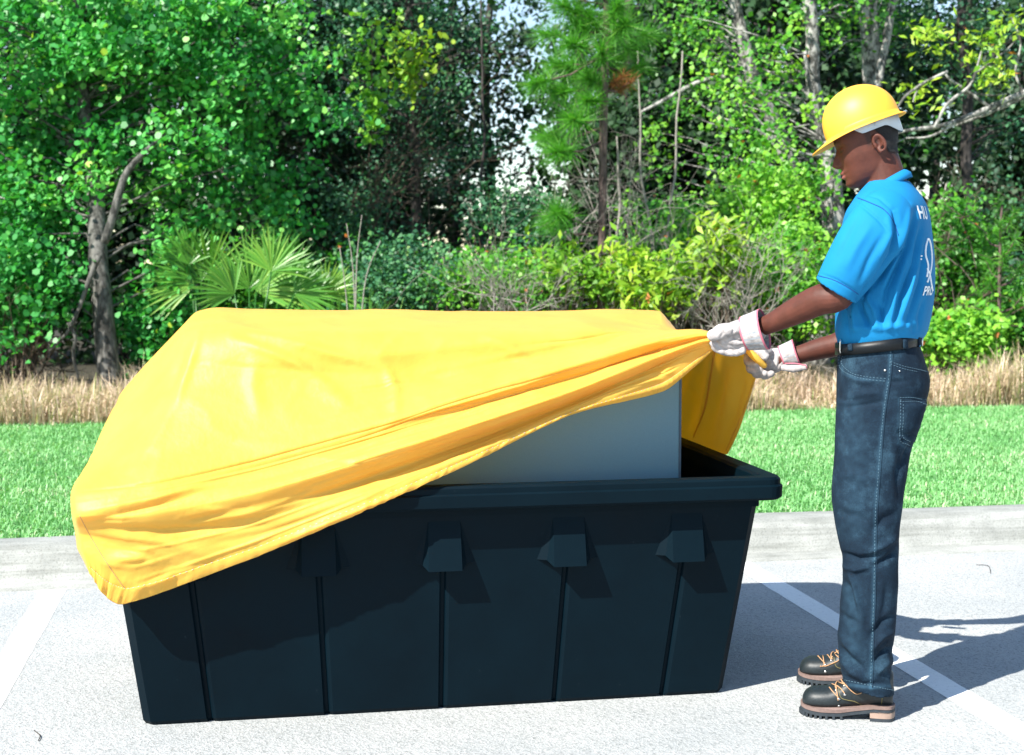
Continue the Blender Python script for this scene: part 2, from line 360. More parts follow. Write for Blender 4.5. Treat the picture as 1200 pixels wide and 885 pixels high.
PER = perimeter()
def ring(z, inset=0.0, groove=1.0):
    k = z / ZR; sx = (X1 - X0 + 2 * TP * k) / (X1 - X0); sy = (Y1 - Y0 + 2 * TP * k) / (Y1 - Y0); r = []
    for (x, y, nx, ny, g) in PER:
        X = OX + (x - OX) * sx; Y = OY + (y - OY) * sy; q = g * groove + inset
        cx = max(-1, min(1, (x - OX) / (X1 - OX))); cy = (y - OY) / (Y1 - OY)
        if inset: X -= cx * inset; Y -= cy * inset; q = g * groove
        r.append((X - nx * q - OX, Y - ny * q - OY, z))
    return r
mb = MB(); n = len(PER); zs = [(0, .006), (.012, 0)] + [(z, 0) for z in (.08, .2, .32, .43, .455, .47, .55, ZR)]
v = []; 
for z, i in zs: v += ring(z, i, 1.0 if z < .46 else 0.0)
m = len(zs)
inner = [(ZR, .012)] + [(z, .012) for z in (.4, .2, .03)]
for z, i in inner: v += ring(z, i, 0)
m2 = m + len(inner); f = []
for i in range(m2 - 1):
    for j in range(n): f.append((i * n + j, i * n + (j + 1) % n, (i + 1) * n + (j + 1) % n, (i + 1) * n + j))
f.append(tuple(range(n))[::-1]); f.append(tuple(range((m2 - 1) * n, m2 * n)))
me = mesh_vf(v, f); body = obj('tub_body', me, M['tub'], tub, smooth=False)
def rim():
    prof = [(-.012, .60), (0, .60), (0, .624), (.050, .626), (OV + .002, .634), (OV + .003, .668), (OV - .003, .673), (OV - .003, .688), (OV - .009, .695), (.004, .695), (-.006, .688), (-.010, .65)]
    hx = (X1 - X0) / 2 + TP; hy = (Y1 - Y0) / 2 + TP; v = []; f = []; n = 0
    for (o_, z) in prof:
        r = .018 + max(o_, 0) * .5; cs = [(hx + o_, hy + o_)]
        ringp = []
        for (sx, sy, a0) in ((1, -1, -90), (1, 1, 0), (-1, 1, 90), (-1, -1, 180)):
            for a in np.linspace(a0, a0 + 90, 6): ringp.append((sx * (hx + o_ - r) + r * math.cos(R(a)), sy * (hy + o_ - r) + r * math.sin(R(a)), z))
        n = len(ringp); v += ringp
    for i in range(len(prof)):
        for j in range(n): f.append((i * n + j, i * n + (j + 1) % n, ((i + 1) % len(prof)) * n + (j + 1) % n, ((i + 1) % len(prof)) * n + j))
    return mesh_vf(v, f)
obj('rim', rim(), M['tub'], tub, smooth=False)
def bracket_mesh():      # faces -y, origin at the wall foot of the bracket; wedge that fades into the leaning wall at its top
    zt, zb = .588, .452; tz = TP / ZR
    wall = lambda z: -TP * z / ZR
    yf = wall(zt) + .001   # vertical outer face
    half_f, half_w = .047, .096
    v = []; 
    top = [(-half_f, yf, zt), (half_f, yf, zt)]
    def low(x, dz): return (x, 0, dz)
    # bottom outline: wings, notches, front edge
    yl = wall(zb) - .046
    b = [(-half_w, wall(zb + .006) + .002, zb + .006), (-.066, wall(zb) - .018, zb + .006), (-half_f - .002, yl, zb - .010), (half_f + .002, yl, zb - .010), (.066, wall(zb) - .018, zb + .006), (half_w, wall(zb + .006) + .002, zb + .006)]
    bw = [(x, wall(z - .004) + .012, z - .004) for x, y_, z in b]
    v = top + b + bw
    f = [(0, 1, 5, 4), (0, 4, 3), (0, 3, 2), (1, 6, 5), (1, 7, 6)] + [(2 + i, 3 + i, 9 + i, 8 + i) for i in range(5)]
    back = len(v); v += [(-half_f, wall(zt) + .012, zt), (half_f, wall(zt) + .012, zt)]
    f += [(0, 2, 8, back), (1, back + 1, 13, 7), (0, back, back + 1, 1), (back, 8, 9, 10, 11, 12, 13, back + 1)]
    return mesh_vf(v, f)
bme = bracket_mesh(); bme.materials.append(M['tub'])
for k, gx in enumerate(groove_x):
    xx = OX + (gx - OX) * (1 + .8 * TP / (X1 - OX))
    o = obj('rim_bracket', bme, None, tub, smooth=False); o.location = (xx - OX, Y0 - OY, 0)
    o = obj('rim_bracket', bme, None, tub, smooth=False); o.location = (-(xx - OX), Y1 - OY, 0); o.rotation_euler.z = math.pi

# ------------------------------------------------------------------ grey cabinet in the tub
FB, BB = 4.29, 4.88
xr = at_y(797, 500, FB)[0]; xl = -.02
cab = empty('metal_cabinet', ((xr + xl) / 2, (FB + BB) / 2, .03)); cx, cy = cab.location.x, cab.location.y
tag(cab, 'blue-grey metal cabinet standing in the black tub under the yellow cover', 'cabinet')
mb = MB(); mb.add([(xl - cx, FB - cy, 0), (xr - cx, FB - cy, 0), (xr - cx, BB - cy, 0), (xl - cx, BB - cy, 0), (xl - cx, FB - cy, 1.02), (xr - cx, FB - cy, 1.045), (xr - cx, BB - cy, 1.10), (xl - cx, BB - cy, 1.09)],
                  [(0, 1, 5, 4), (1, 2, 6, 5), (2, 3, 7, 6), (3, 0, 4, 7), (4, 5, 6, 7), (3, 2, 1, 0)])
me = mb.mesh(); o = obj('cabinet_body', me, M['steel'], cab, smooth=False)
bv = o.modifiers.new('b', 'BEVEL'); bv.width = .004; bv.segments = 2
for x in (xr, xl):
    mb = MB().box(x - cx - .004, x - cx + .003, FB - cy - .0035, FB - cy + .012, .01, 1.05); obj('edge_strip', mb.mesh(), M['steel_edge'], cab, smooth=False)

# ------------------------------------------------------------------ yellow cover
def W(x, y, z): return np.array([x, y, z], float)
S = at_y
rows = [
 # 0 back hem
 [W(-.50,5.00,.50), W(-.47,5.20,.46), W(-.15,5.24,.45), W(.15,5.24,.44), W(.5,5.25,.45), W(.85,5.24,.43), W(1.15,5.24,.45), W(1.40,5.24,.46), W(1.46,5.22,.47), W(1.63,5.02,.60), W(1.578,4.63,.69)],
 # 1 back rim
 [W(-.515,4.95,.60), W(-.46,5.15,.72), W(-.15,5.185,.71), W(.15,5.19,.71), W(.5,5.19,.71), W(.85,5.19,.71), W(1.15,5.19,.71), W(1.40,5.18,.71), W(1.45,5.17,.71), W(1.585,5.00,.712), S(853,532,4.60)],
 # 2 back upper ridge (the skyline of the cover)
 [W(-.52,4.85,.62), S(143,462,4.97), S(232,369,4.92), S(300,366,4.95), S(430,366,4.95), S(560,367,4.95), S(680,366.5,4.95), S(764,366,4.92), S(776,371,4.88), S(815,430,4.78), S(868,500,4.50)],
 # 3 front upper edge
 [W(-.52,4.65,.62), S(130,486,4.62), S(217,392,4.36), S(300,388,4.29), S(430,388,4.28), S(560,388,4.28), S(680,386,4.32), S(766,381,4.52), S(781,386,4.47), S(818,394,4.44), S(889,428,4.36)],
 # 4
 [W(-.515,4.50,.62), S(112,525,4.40), S(205,455,4.24), S(300,455,4.19), S(430,450,4.19), S(560,432,4.20), S(680,410,4.24), S(764,393,4.28), S(780,391,4.26), S(822,387,4.20), S(866,398,4.18)],
 # 5 upper bright ridge of the fan
 [W(-.51,4.38,.61), S(88,572,4.07), S(180,560,4.02), S(300,534,4.05), S(430,499,4.065), S(560,458,4.08), S(680,425,4.11), S(764,401,4.13), S(780,397,4.13), S(818,391,4.11), S(848,393,4.10)],
 # 6 valley
 [W(-.505,4.30,.60), S(86,590,4.01), S(178,580,3.985), S(300,553,4.035), S(430,517,4.06), S(560,477,4.09), S(680,441,4.13), S(764,412,4.155), S(780,407,4.15), S(820,396,4.12), S(846,396,4.10)],
 # 7 lower bright ridge
 [W(-.50,4.24,.58), S(88,606,3.99), S(176,604,3.97), S(300,577,3.975), S(430,539,3.985), S(560,496,4.01), S(680,455,4.06), S(764,421,4.10), S(780,415,4.10), S(822,400,4.10), S(845,398,4.09)],
 # 8 orange valley
 [W(-.495,4.21,.55), S(93,626,4.04), S(170,632,3.995), S(300,602,3.995), S(430,561,4.03), S(560,514,4.085), S(680,468,4.11), S(764,431,4.14), S(780,424,4.14), S(823,404,4.11), S(844,400,4.10)],
 # 9
 [W(-.49,4.19,.52), S(97,648,4.03), S(158,664,4.00), S(290,630,3.99), S(430,579,3.995), S(555,526,4.04), S(675,476,4.08), S(764,441,4.12), S(780,434,4.12), S(824,409,4.12), S(843,402,4.10)],
 # 10 front hem
 [W(-.475,4.18,.49), S(106,672,4.04), S(142,708,4.03), S(290,656,3.995), S(432,597,3.985), S(545,546,4.03), S(668,486,4.08), S(765,462,4.13), S(785,454,4.13), S(826,418,4.13), S(842,404,4.11)],
]
NU, NV = 400, 320
def netup(P, n, k=.5):
    P = np.array(P, float); m = len(P); t = np.linspace(0, m - 1, n); i = np.minimum(t.astype(int), m - 2); u = (t - i).reshape((-1,) + (1,) * (P.ndim - 1)); L = P[i] * (1 - u) + P[i + 1] * u
    C_ = crom(P, n); out = L * (1 - k) + C_ * k
    for _ in range(3): out[1:-1] = out[1:-1] * .5 + (out[:-2] + out[2:]) * .25
    return out
G = netup(rows, NV)                                    # (NV,10,3)
G = np.transpose(netup(np.transpose(G, (1, 0, 2)), NU), (1, 0, 2))   # (NV,NU,3)
du = np.gradient(G, axis=1); dv = np.gradient(G, axis=0); N = np.cross(du, dv); N /= np.linalg.norm(N, axis=2)[..., None] + 1e-9
if N[NV // 2, NU // 2, 1] > 0: N = -N                            # outward = toward -y at the front
def to_px(Pts):
    d = Pts - CAM; z = d @ fw; return CX + F * (d @ rt) / z, CY - F * (d @ up) / z
PX, PY = to_px(G)
vv = np.linspace(0, 10, NV)[:, None] * np.ones((1, NU)); uu = np.linspace(0, 9.999, NU)[None, :] * np.ones((NV, 1))
def crease(X, Y, pts, w, d, taper=True):
    """signed height of a fold along a polyline; w = half width, d = height (same units as X, Y / metres)"""
    out = np.zeros_like(X); best = np.full_like(X, 1e9); tt = np.zeros_like(X); L = 0; segs = []
    for a, b in zip(pts[:-1], pts[1:]): l_ = math.hypot(b[0] - a[0], b[1] - a[1]); segs.append((a, b, L, l_)); L += l_
    for a, b, s0, l_ in segs:
        ux, uy = (b[0] - a[0]) / l_, (b[1] - a[1]) / l_; t_ = ((X - a[0]) * ux + (Y - a[1]) * uy).clip(0, l_)
        q = np.hypot(X - a[0] - t_ * ux, Y - a[1] - t_ * uy); k = q < best; best = np.where(k, q, best); tt = np.where(k, (s0 + t_) / L, tt)
    e = np.exp(-(best / w) ** 2) * d
    return e * np.sin(np.clip(tt, .02, .98) * math.pi) ** .7 if taper else e
front = ((vv > 2.6)).astype(float)
D = np.zeros_like(PX)
for pts, w, d in [
    ([(250,378),(330,398),(450,432)],6,.010), ([(262,392),(345,425),(400,462)],6,.011), ([(220,395),(208,430),(198,470)],7,-.012), ([(236,385),(222,430),(206,480)],5,.010),
    ([(452,432),(464,458),(462,485)],6,.010), ([(300,420),(296,455),(306,490)],9,.008), ([(360,450),(402,470),(398,480)],8,.008), ([(470,436),(540,448),(600,452)],10,-.007),
    ([(560,392),(600,410),(622,424)],7,.009), ([(640,376),(700,392),(760,400)],9,.006), ([(480,395),(560,420),(640,432)],12,-.006), ([(180,470),(150,520),(120,560)],9,-.010),
    ([(205,470),(180,520),(150,560)],7,.008), ([(100,600),(180,585),(260,560)],4,.007), ([(98,612),(170,596),(230,580)],4,-.008), ([(95,616),(190,622),(330,615)],5,-.009),
    ([(100,622),(200,636),(250,655)],5,.007), ([(120,660),(170,650),(200,664)],7,.010), ([(130,640),(180,652),(215,675)],5,-.008), ([(215,604),(300,600),(380,582)],6,.009),
    ([(215,612),(260,600),(300,592)],4,-.008), ([(150,690),(190,678),(230,662)],5,.008), ([(240,640),(330,620),(420,590)],5,-.006), ([(320,640),(400,606),(470,578)],4,.007),
    ([(430,575),(520,540),(600,508)],5,-.007), ([(480,560),(560,528),(660,486)],4,.006), ([(300,545),(480,500),(700,435)],4,.004), ([(400,530),(600,478),(790,408)],3.2,-.006),
    ([(380,548),(600,490),(790,416)],3,.004), ([(500,545),(640,490),(790,432)],5,-.008), ([(620,500),(700,470),(800,432)],4,.007), ([(700,400),(770,396),(820,388)],5,.006), ([(740,420),(800,402),(835,394)],2.5,-.005),
]: D += crease(PX, PY, pts, w, d) * front
for k_ in range(46):                                            # fine pull creases fanning between the corner and the hands
    v0 = rng.uniform(3.3, 9.6); u0 = rng.uniform(.8, 7.5); u1 = min(10.4, u0 + rng.uniform(1.2, 4.0)); v1 = v0 + rng.normal(0, .25) + (.25 if u1 > 7 else 0)
    D += crease(uu * 1.0, vv * 1.0, [(u0, v0), ((u0 + u1) / 2, (v0 + v1) / 2 + rng.normal(0, .06)), (u1, v1)], rng.uniform(.05, .12), rng.choice([-1, 1]) * rng.uniform(.002, .0055)) * front
for k_ in range(26):                                            # short random dents
    v0 = rng.uniform(2.6, 9.8); u0 = rng.uniform(1, 8); a_ = rng.uniform(0, math.pi); l_ = rng.uniform(.3, .9)
    D += crease(uu, vv, [(u0, v0), (u0 + l_ * math.cos(a_), v0 + l_ * math.sin(a_) * .9)], rng.uniform(.05, .10), rng.choice([-1, 1]) * rng.uniform(.002, .005)) * front
back_r = ((vv < 3.6) & (uu > 7.0)).astype(float)
for pts, w, d in [([(836,405),(832,450),(816,515)],5,-.016), ([(846,410),(842,460),(828,520)],6,.014), ([(860,430),(852,480),(842,528)],6,-.012), ([(800,440),(815,470),(806,505)],8,.015), ([(820,410),(812,440),(800,470)],6,-.014), ([(872,440),(862,480),(850,520)],4,.010)]:
    D += crease(PX, PY, pts, w, d) * back_r
low = np.array([[noise.noise(Vector((G[j, i, 0] * 5, G[j, i, 2] * 5 + G[j, i, 1] * 3, 3.3))) for i in range(0, NU, 4)] for j in range(0, NV, 4)])
rid = np.array([[1 - 2.2 * abs(noise.noise(Vector((G[j, i, 0] * 4.5 + 9, G[j, i, 2] * 6 + G[j, i, 1] * 4, 8.3)))) for i in range(0, NU, 2)] for j in range(0, NV, 2)])
low = crom(np.transpose(crom(low, NV)), NU).T; rid = crom(np.transpose(crom(rid, NV)), NU).T
D += low * .006 + rid ** 3 * .0028
hemz = np.exp(-((10 - vv) / .5) ** 2) * ((uu > 1) & (uu < 6.5))
hn = np.array([noise.noise(Vector((i * .16, 0, 7))) + .6 * noise.noise(Vector((i * .45, 3, 7))) for i in range(NU)])
D += hemz * hn[None, :] * .008
edge = np.exp(-((PX - 843) ** 2 + (PY - 398) ** 2) / 300.)
G2 = G + N * (D * (1 - edge))[..., None]
G2[..., 2] += hemz * hn[None, :] * .004
idx = np.arange(NV * NU).reshape(NV, NU)
faces = np.stack([idx[:-1, :-1], idx[:-1, 1:], idx[1:, 1:], idx[1:, :-1]], -1).reshape(-1, 4)
cover = empty('yellow_cover', (.5, 4.6, .70)); base = np.array([.5, 4.6, .70])
tag(cover, 'large glossy yellow vinyl cover pulled over the cabinet and the black tub', 'cover')
me = mesh_vf((G2 - base).reshape(-1, 3), faces); me = solid(me, .0022, 0)
obj('cover_sheet', me, M['tarp'], cover)
# doubled hem along the front edge
j0 = int(NV * .955); sub = G2[j0:, int(NU * .11):int(NU * .93)]; ns = N[j0:, int(NU * .11):int(NU * .93)]
k = np.arange(sub.shape[1]); wob = np.array([noise.noise(Vector((i * .5, 1, 1))) for i in k])
sub = sub + ns * (.0028 + .0022 * np.sin(np.linspace(0, math.pi, sub.shape[0]))[:, None] * (1 + wob[None, :]))[..., None]
idx = np.arange(sub.shape[0] * sub.shape[1]).reshape(sub.shape[:2])
fs = np.stack([idx[:-1, :-1], idx[:-1, 1:], idx[1:, 1:], idx[1:, :-1]], -1).reshape(-1, 4)
obj('hem', solid(mesh_vf((sub - base).reshape(-1, 3), fs), .0015, 0), M['tarp'], cover)
mb = MB(); L = sub[0] - base + ns[0] * .001
for i in range(0, len(L) - 2, 2): mb.tube([L[i], L[i] * .4 + L[i + 1] * .6], .0008, 4)
tag(obj('hem_stitching', mb.mesh(), M['shirt_in'], cover), kind='stuff')

# seams sewn into the cover
cbv = BVHTree.FromPolygons([tuple(p) for p in G2.reshape(-1, 3)], [tuple(q) for q in faces])
for pts, mt, rr in (([(93, 604), (108, 632), (128, 664), (152, 698)], 'lace', .0009), ([(838, 408), (833, 440), (826, 478), (813, 512)], 'tarp', .0035), ([(884, 445), (872, 480), (860, 508), (851, 528)], 'tarp', .003)):
    q = []
    for x_, y_ in crom(np.array(pts, float), 40):
        h_ = cbv.ray_cast(Vector(CAM), Vector(ray(x_, y_)).normalized())
        if h_[0] is not None: q.append(np.array(h_[0]) - ray(x_, y_) * .002 - base)
    if len(q) > 6: mb = MB(); mb.tube(q, rr, 5); obj('seam', mb.mesh(), M[mt], cover)
# gathered edge of the cover held in the far hand
mb = MB(); P_, r_ = capsule([S(876,410,4.28) - base, S(884,418,4.27) - base, S(895,428,4.27) - base], [(.010, .015), (.012, .019), (.010, .015)], k=3)
v, f = tube(P_, r_, 14, True, (0, 1, 0)); mb.add(v, f); obj('gathered_edge', mb.mesh(), M['tarp'], cover)

# ------------------------------------------------------------------ the man
g0 = at_z(1020, 826); vd = np.array([g0[0], g0[1], 0]); VD = 4.38; vd = vd / np.linalg.norm(vd); CB = np.array([vd[0] * VD, vd[1] * VD, 0])
PHI = -math.atan2(vd[0], vd[1]); XR = np.array([vd[1], -vd[0], 0])
SC = VD / F
def mp(px, py, dy=0.0):                              # point in the man's own frame: x to his back, y away, z up
    r = ray(px, py); t = (VD + dy) / (r @ vd); p = CAM + r * t - CB
    return np.array([p @ XR, p @ vd, p[2]])
camL = np.array([(CAM - CB) @ XR, (CAM - CB) @ vd, CAM[2]])
man = empty('person', CB, PHI)
tag(man, 'man in blue polo shirt, dark jeans and yellow hard hat holding up the yellow cover', 'person')
def surf(bvh, px, py, off=.001):
    a = mp(px, py, -.6); d = Vector(a - camL).normalized(); h = bvh.ray_cast(Vector(a), d)
    if h[0] is None:
        h = bvh.find_nearest(Vector(mp(px, py, -.08)))
    return np.array(h[0]) + np.array(h[1]) * off, np.array(h[1])
def bvh_of(me): return BVHTree.FromPolygons([v.co.copy() for v in me.vertices], [tuple(p.vertices) for p in me.polygons])
def px_of(V):                                        # man-frame points -> photo pixels
    d = V - camL; wx = np.outer(d[:, 0], XR) + np.outer(d[:, 1], vd); wx[:, 2] += d[:, 2]
    z = wx @ fw; return CX + F * (wx @ rt) / z, CY - F * (wx @ up) / z
def fold(me, lst, cond=None):
    V = coords(me); Nn = normals(me); X, Y = px_of(V); near = np.clip(-(Nn @ np.array([0, 1, 0])) * 1.6 + .25, 0, 1)
    if cond is not None: near = near * cond(V)
    D = np.zeros(len(V))
    for pts, w, d in lst: D += crease(X, Y, pts, w, d)
    set_co(me, V + Nn * (D * near * 1.35)[:, None])
def sections(secs, n=40, ex=2.4, rot=0.0):           # horizontal rings: (centre, half depth along x, half width along y)
    v = []; f = []; ang = np.arange(n) * 2 * math.pi / n
    for c, b, a in secs:
        cx = np.sign(np.cos(ang)) * np.abs(np.cos(ang)) ** (2 / ex) * b; cy = np.sign(np.sin(ang)) * np.abs(np.sin(ang)) ** (2 / ex) * a
        x = cx * math.cos(rot) - cy * math.sin(rot); y = cx * math.sin(rot) + cy * math.cos(rot)
        v += [(c[0] + x[i], c[1] + y[i], c[2]) for i in range(n)]
    m = len(secs)
    for i in range(m - 1):
        for j in range(n): f.append((i * n + j, i * n + (j + 1) % n, (i + 1) * n + (j + 1) % n, (i + 1) * n + j))
    f.append(tuple(range(n))[::-1]); f.append(tuple(range((m - 1) * n, m * n)))
    if secs[-1][0][2] < secs[0][0][2]: f = [q[::-1] for q in f]
    return v, f
def sil(lst, dy=0.0):                                # (py, front px, back px, half width) -> sections
    out = []
    for py, a, b, w in lst:
        p, q = mp(a, py, dy), mp(b, py, dy); out.append(((p + q) / 2, (q[0] - p[0]) / 2, w))
    return out
def smooth_secs(secs, n):
    A = np.array([[*c, b, a] for c, b, a in secs]); A = crom(A, n); return [(r[:3], r[3], r[4]) for r in A]

# head ---------------------------------------------------------------
HT = R(20); HO = mp(1015, 172, 0); HB = np.array([math.cos(HT), 0, math.sin(HT)]); HU = np.array([-math.sin(HT), 0, math.cos(HT)]); HY = np.array([0, 1., 0])
def head():
    zk = np.array([-.118, -.110, -.103, -.096, -.088, -.075, -.064, -.05, -.035, -.02, 0, .02, .03, .047, .065, .085, .10, .112, .120])
    fr = np.interp(np.linspace(-.118, .120, 90), zk, [.02, .052, .074, .084, .088, .0855, .086, .086, .083, .082, .081, .080, .084, .084, .081, .068, .052, .032, .006])
    bk = np.interp(np.linspace(-.118, .120, 90), zk, [.01, .012, .016, .022, .03, .045, .055, .065, .076, .086, .095, .100, .102, .102, .098, .083, .064, .040, .006])
    wd = np.interp(np.linspace(-.118, .120, 90), zk, [.012, .026, .036, .043, .050, .057, .060, .063, .067, .070, .072, .073, .074, .075, .074, .066, .052, .034, .006])
    Z = np.linspace(-.118, .120, 90); n = 128; th = np.arange(n) * 2 * math.pi / n; v = []
    for z, f_, b_, w_ in zip(Z, fr, bk, wd):
        c, s_ = np.cos(th), np.sin(th); ex = 2 / 2.25
        x = np.where(c > 0, -f_, b_) * np.abs(c) ** ex; y = np.sign(s_) * np.abs(s_) ** ex * w_
        g = lambda yy, zz, sy, sz: np.exp(-((np.abs(y) - yy) / sy) ** 2 - ((z - zz) / sz) ** 2)
        A = np.interp(z, [-.041, -.037, -.032, -.026, -.019, -.010, 0, .010, .020, .030], [0, .007, .019, .027, .029, .024, .017, .010, .004, 0])
        sg = np.interp(z, [-.03, -.019, 0, .02], [.0135, .0125, .0085, .0075]); d = A * np.exp(-(y / sg) ** 2)
        d += .010 * g(.0165, -.027, .0065, .008) - .012 * g(.033, .018, .015, .012) + .0115 * g(.034, .015, .0115, .0075) - .0028 * g(.034, .0255, .012, .0022)
        d -= .002 * g(.034, .0085, .012, .002)
        d += .004 * g(.03, .037, .02, .008) + .0125 * np.exp(-(y / .021) ** 2 - ((z + .0495) / .0058) ** 2) + .0115 * np.exp(-(y / .019) ** 2 - ((z + .0635) / .0058) ** 2)
        d -= .0045 * np.exp(-(y / .024) ** 2 - ((z + .0565) / .0022) ** 2)
        d += .005 * g(.046, -.018, .022, .02) + .004 * np.exp(-(y / .02) ** 2 - ((z + .088) / .013) ** 2)
        d = d * (c > 0); x = x - d
        v += list(HO + np.outer(x, HB) + np.outer(y, HY) + z * HU)
    f = []
    for i in range(89):
        for j in range(n): f.append((i * n + j, (i + 1) * n + j, (i + 1) * n + (j + 1) % n, i * n + (j + 1) % n))
    f.append(tuple(range(n))); f.append(tuple(range(89 * n, 90 * n))[::-1]); return v, f
def hp(x, y, z): return HO + HB * x + HY * y + HU * z
bodyb = MB(); v, f = head(); bodyb.add(v, f)
for sgn in (-1, 1):                                  # ears
    pts = [hp(.037 + .0145 * math.cos(a) - .006 * math.sin(a) * .5, sgn * (.077 + .007 * (.5 + .5 * math.cos(a))), -.009 + .0245 * math.sin(a)) for a in np.linspace(R(-100), R(200), 20)]
    v, f = tube(*capsule(pts, [.0042 + .001 * math.sin(i / 19 * math.pi) for i in range(20)], k=2), n=8); bodyb.add(v, f)
    v, f = tube(*capsule([hp(.031, sgn * .076, -.026), hp(.032, sgn * .078, -.034)], [.0065, .006], k=3), n=10); bodyb.add(v, f)          # lobe
    pts = [hp(.037 + .008 * math.cos(a), sgn * (.0775 + .004 * (.5 + .5 * math.cos(a))), -.006 + .0145 * math.sin(a)) for a in np.linspace(R(-70), R(120), 12)]
    v, f = tube(*capsule(pts, [.0032] * 12, k=2), n=8); bodyb.add(v, f)                                                                 # antihelix
    v, f = tube(*capsule([hp(.024, sgn * .074, -.016), hp(.025, sgn * .079, -.011)], [.005, .004], k=2), n=8); bodyb.add(v, f)            # tragus
    v, f = tube(*capsule([hp(.035, sgn * .070, -.018), hp(.039, sgn * .072, .006)], [(.012, .006), (.011, .006)], k=2), n=10, flat=HY); bodyb.add(v, f)
def limb(pts, rad, n=20, k=24):
    A = crom(np.array([[*mp(*p), *(r if not np.isscalar(r) else (r, r))] for p, r in zip(pts, rad)]), k)
    P_, r_ = capsule(A[:, :3], [tuple(x) for x in A[:, 3:]], k=4); return tube(P_, r_, n, True, (0, 1, 0))
bodyb.add(*limb([(1040, 222, 0), (1036, 205, 0), (1031, 188, 0), (1028, 175, 0)], [(.060, .062), (.058, .060), (.056, .058), (.055, .056)]))
TS = sil([(398, 988, 1072, .145), (350, 990, 1086, .155), (310, 992, 1087, .165), (270, 997, 1084, .18), (245, 1004, 1080, .17), (228, 1012, 1072, .13), (214, 1018, 1064, .08)])
bodyb.add(*sections(smooth_secs(TS, 20), rot=R(-8)))
NEAR_ARM = [(1040, 252, -.15), (1020, 278, -.195), (1000, 316, -.215), (983, 347, -.215), (962, 351, -.195), (932, 365, -.155), (908, 377, -.125), (893, 383, -.105)]
bodyb.add(*limb(NEAR_ARM, [.046, .050, .047, .042, .0445, .0395, .031, .0275]))
FAR_ARM = [(1040, 245, .165), (1028, 290, .21), (1015, 340, .235), (1003, 385, .24), (985, 402, .235), (960, 409, .225), (935, 416, .21), (915, 421, .205)]
bodyb.add(*limb(FAR_ARM, [.060, .054, .047, .044, .038, .034, .028, .027]))
LEG = [(410, 985, 1078), (440, 983, 1088), (470, 981, 1086), (510, 979, 1076), (550, 978, 1064), (590, 979, 1058), (630, 984, 1053), (655, 988, 1052), (700, 990, 1050), (740, 992, 1046), (790, 996, 1044)]
def leg_secs(lst, dy0, dy1, near=True, lat=.8, z_end=None):
    out = []
    for py, a, b in lst:
        p, q = mp(a, py, -.10), mp(b, py, -.10); t = min(1, max(0, (py - 430) / 370.)); c = (p + q) / 2; c[1] = dy0 + (dy1 - dy0) * t; w = (q[0] - p[0]) / 2
        out.append((c, w, max(.066, w * lat)))
    return out
for d0, d1 in ((-.085, -.135), (.085, .20)):
    ss = [(c, b * .68, a * .64) for c, b, a in leg_secs(LEG, d0, d1)]; bodyb.add(*sections(smooth_secs(ss, 30), 30, 2.1))
bme_ = fuse(bodyb, .0032, 2)
V = coords(bme_); q = V - HO; hx, hy, hz = q @ HB, q[:, 1], q @ HU
def sm(a, b, x): t = np.clip((x - a) / (b - a), 0, 1); return t * t * (3 - 2 * t)
lip = np.exp(-(hy / .024) ** 4) * np.exp(-((hz + .0565) / .0125) ** 4) * (hx < -.085)
ay = np.abs(hy); arch = .0355 + .004 * np.sin(np.clip((ay - .012) / .04, 0, 1) * math.pi)
brow_and_shade = np.exp(-((hz - arch) / .0038) ** 2) * sm(.012, .018, ay) * sm(.056, .046, ay) * (hx < -.03) * .85
brow_and_shade = np.maximum(brow_and_shade, np.exp(-((hz - .0085) / .0016) ** 2) * sm(.020, .024, ay) * sm(.050, .044, ay) * (hx < -.03) * .95)
brow_and_shade = np.maximum(brow_and_shade, np.exp(-((hz + .0565) / .0014) ** 2) * (ay < .024) * (hx < -.085) * .8)  # crease shade painted into the skin where the lips meet
brow_and_shade = np.maximum(brow_and_shade, .9 * np.exp(-((hx - .029) / .006) ** 2 - ((hz + .004) / .008) ** 2) * (ay < .0785) * (ay > .06))  # ear hollow darkened in the skin colour, painted shade
st = np.maximum(sm(.026, .042, hx + .25 * np.clip(hz, -.05, .2) - .012) * sm(-.085, -.04, hz), sm(.048, .066, hz) * sm(-.085, -.06, hx)) * sm(.055, .04, hz * 0 + (hz < -.07))
st = st * (ay < .0775 + 0 * hz)
st = np.maximum(st, sm(.0, .012, hx + .002) * sm(-.012, .0, hz) * sm(.028, .018, hx) * .8 * (ay < .0775))
st = st * (V[:, 2] > mp(1030, 196)[2]); inh = (np.abs(hx) < .13) & (hz > -.13)
for nm, a in (('lip', lip * inh), ('brow', brow_and_shade * inh), ('stubble', st * inh * .92)):
    at_ = bme_.attributes.new(nm, 'FLOAT', 'POINT'); at_.data.foreach_set('value', a.astype(np.float32))
body = obj('body', bme_, M['skin'], man)
# short hair: thin rough layer over the scalp behind the ear and up under the hat
fc = face_centres(bme_); q = fc - HO; ax, ay_, az = q @ HB, np.abs(q[:, 1]), q @ HU
keep = (az > -.052 + .35 * np.clip(.085 - ax, 0, .1)) & (ax > .052 - .55 * np.clip(az - .005, 0, .06)) & (ay_ < .0765) & (az > -.050) | (az > .052) & (ax > -.070)
hm = bme_.copy(); cull(hm, keep & (az < .13) & (ax < .12))
Vh = coords(hm); Nh = normals(hm); jit = np.array([noise.noise(Vector(p * 420)) for p in Vh]); set_co(hm, Vh + Nh * (.0022 + .0010 * jit)[:, None])
hm.materials.clear(); obj('hair', hm, M['hair'], man)

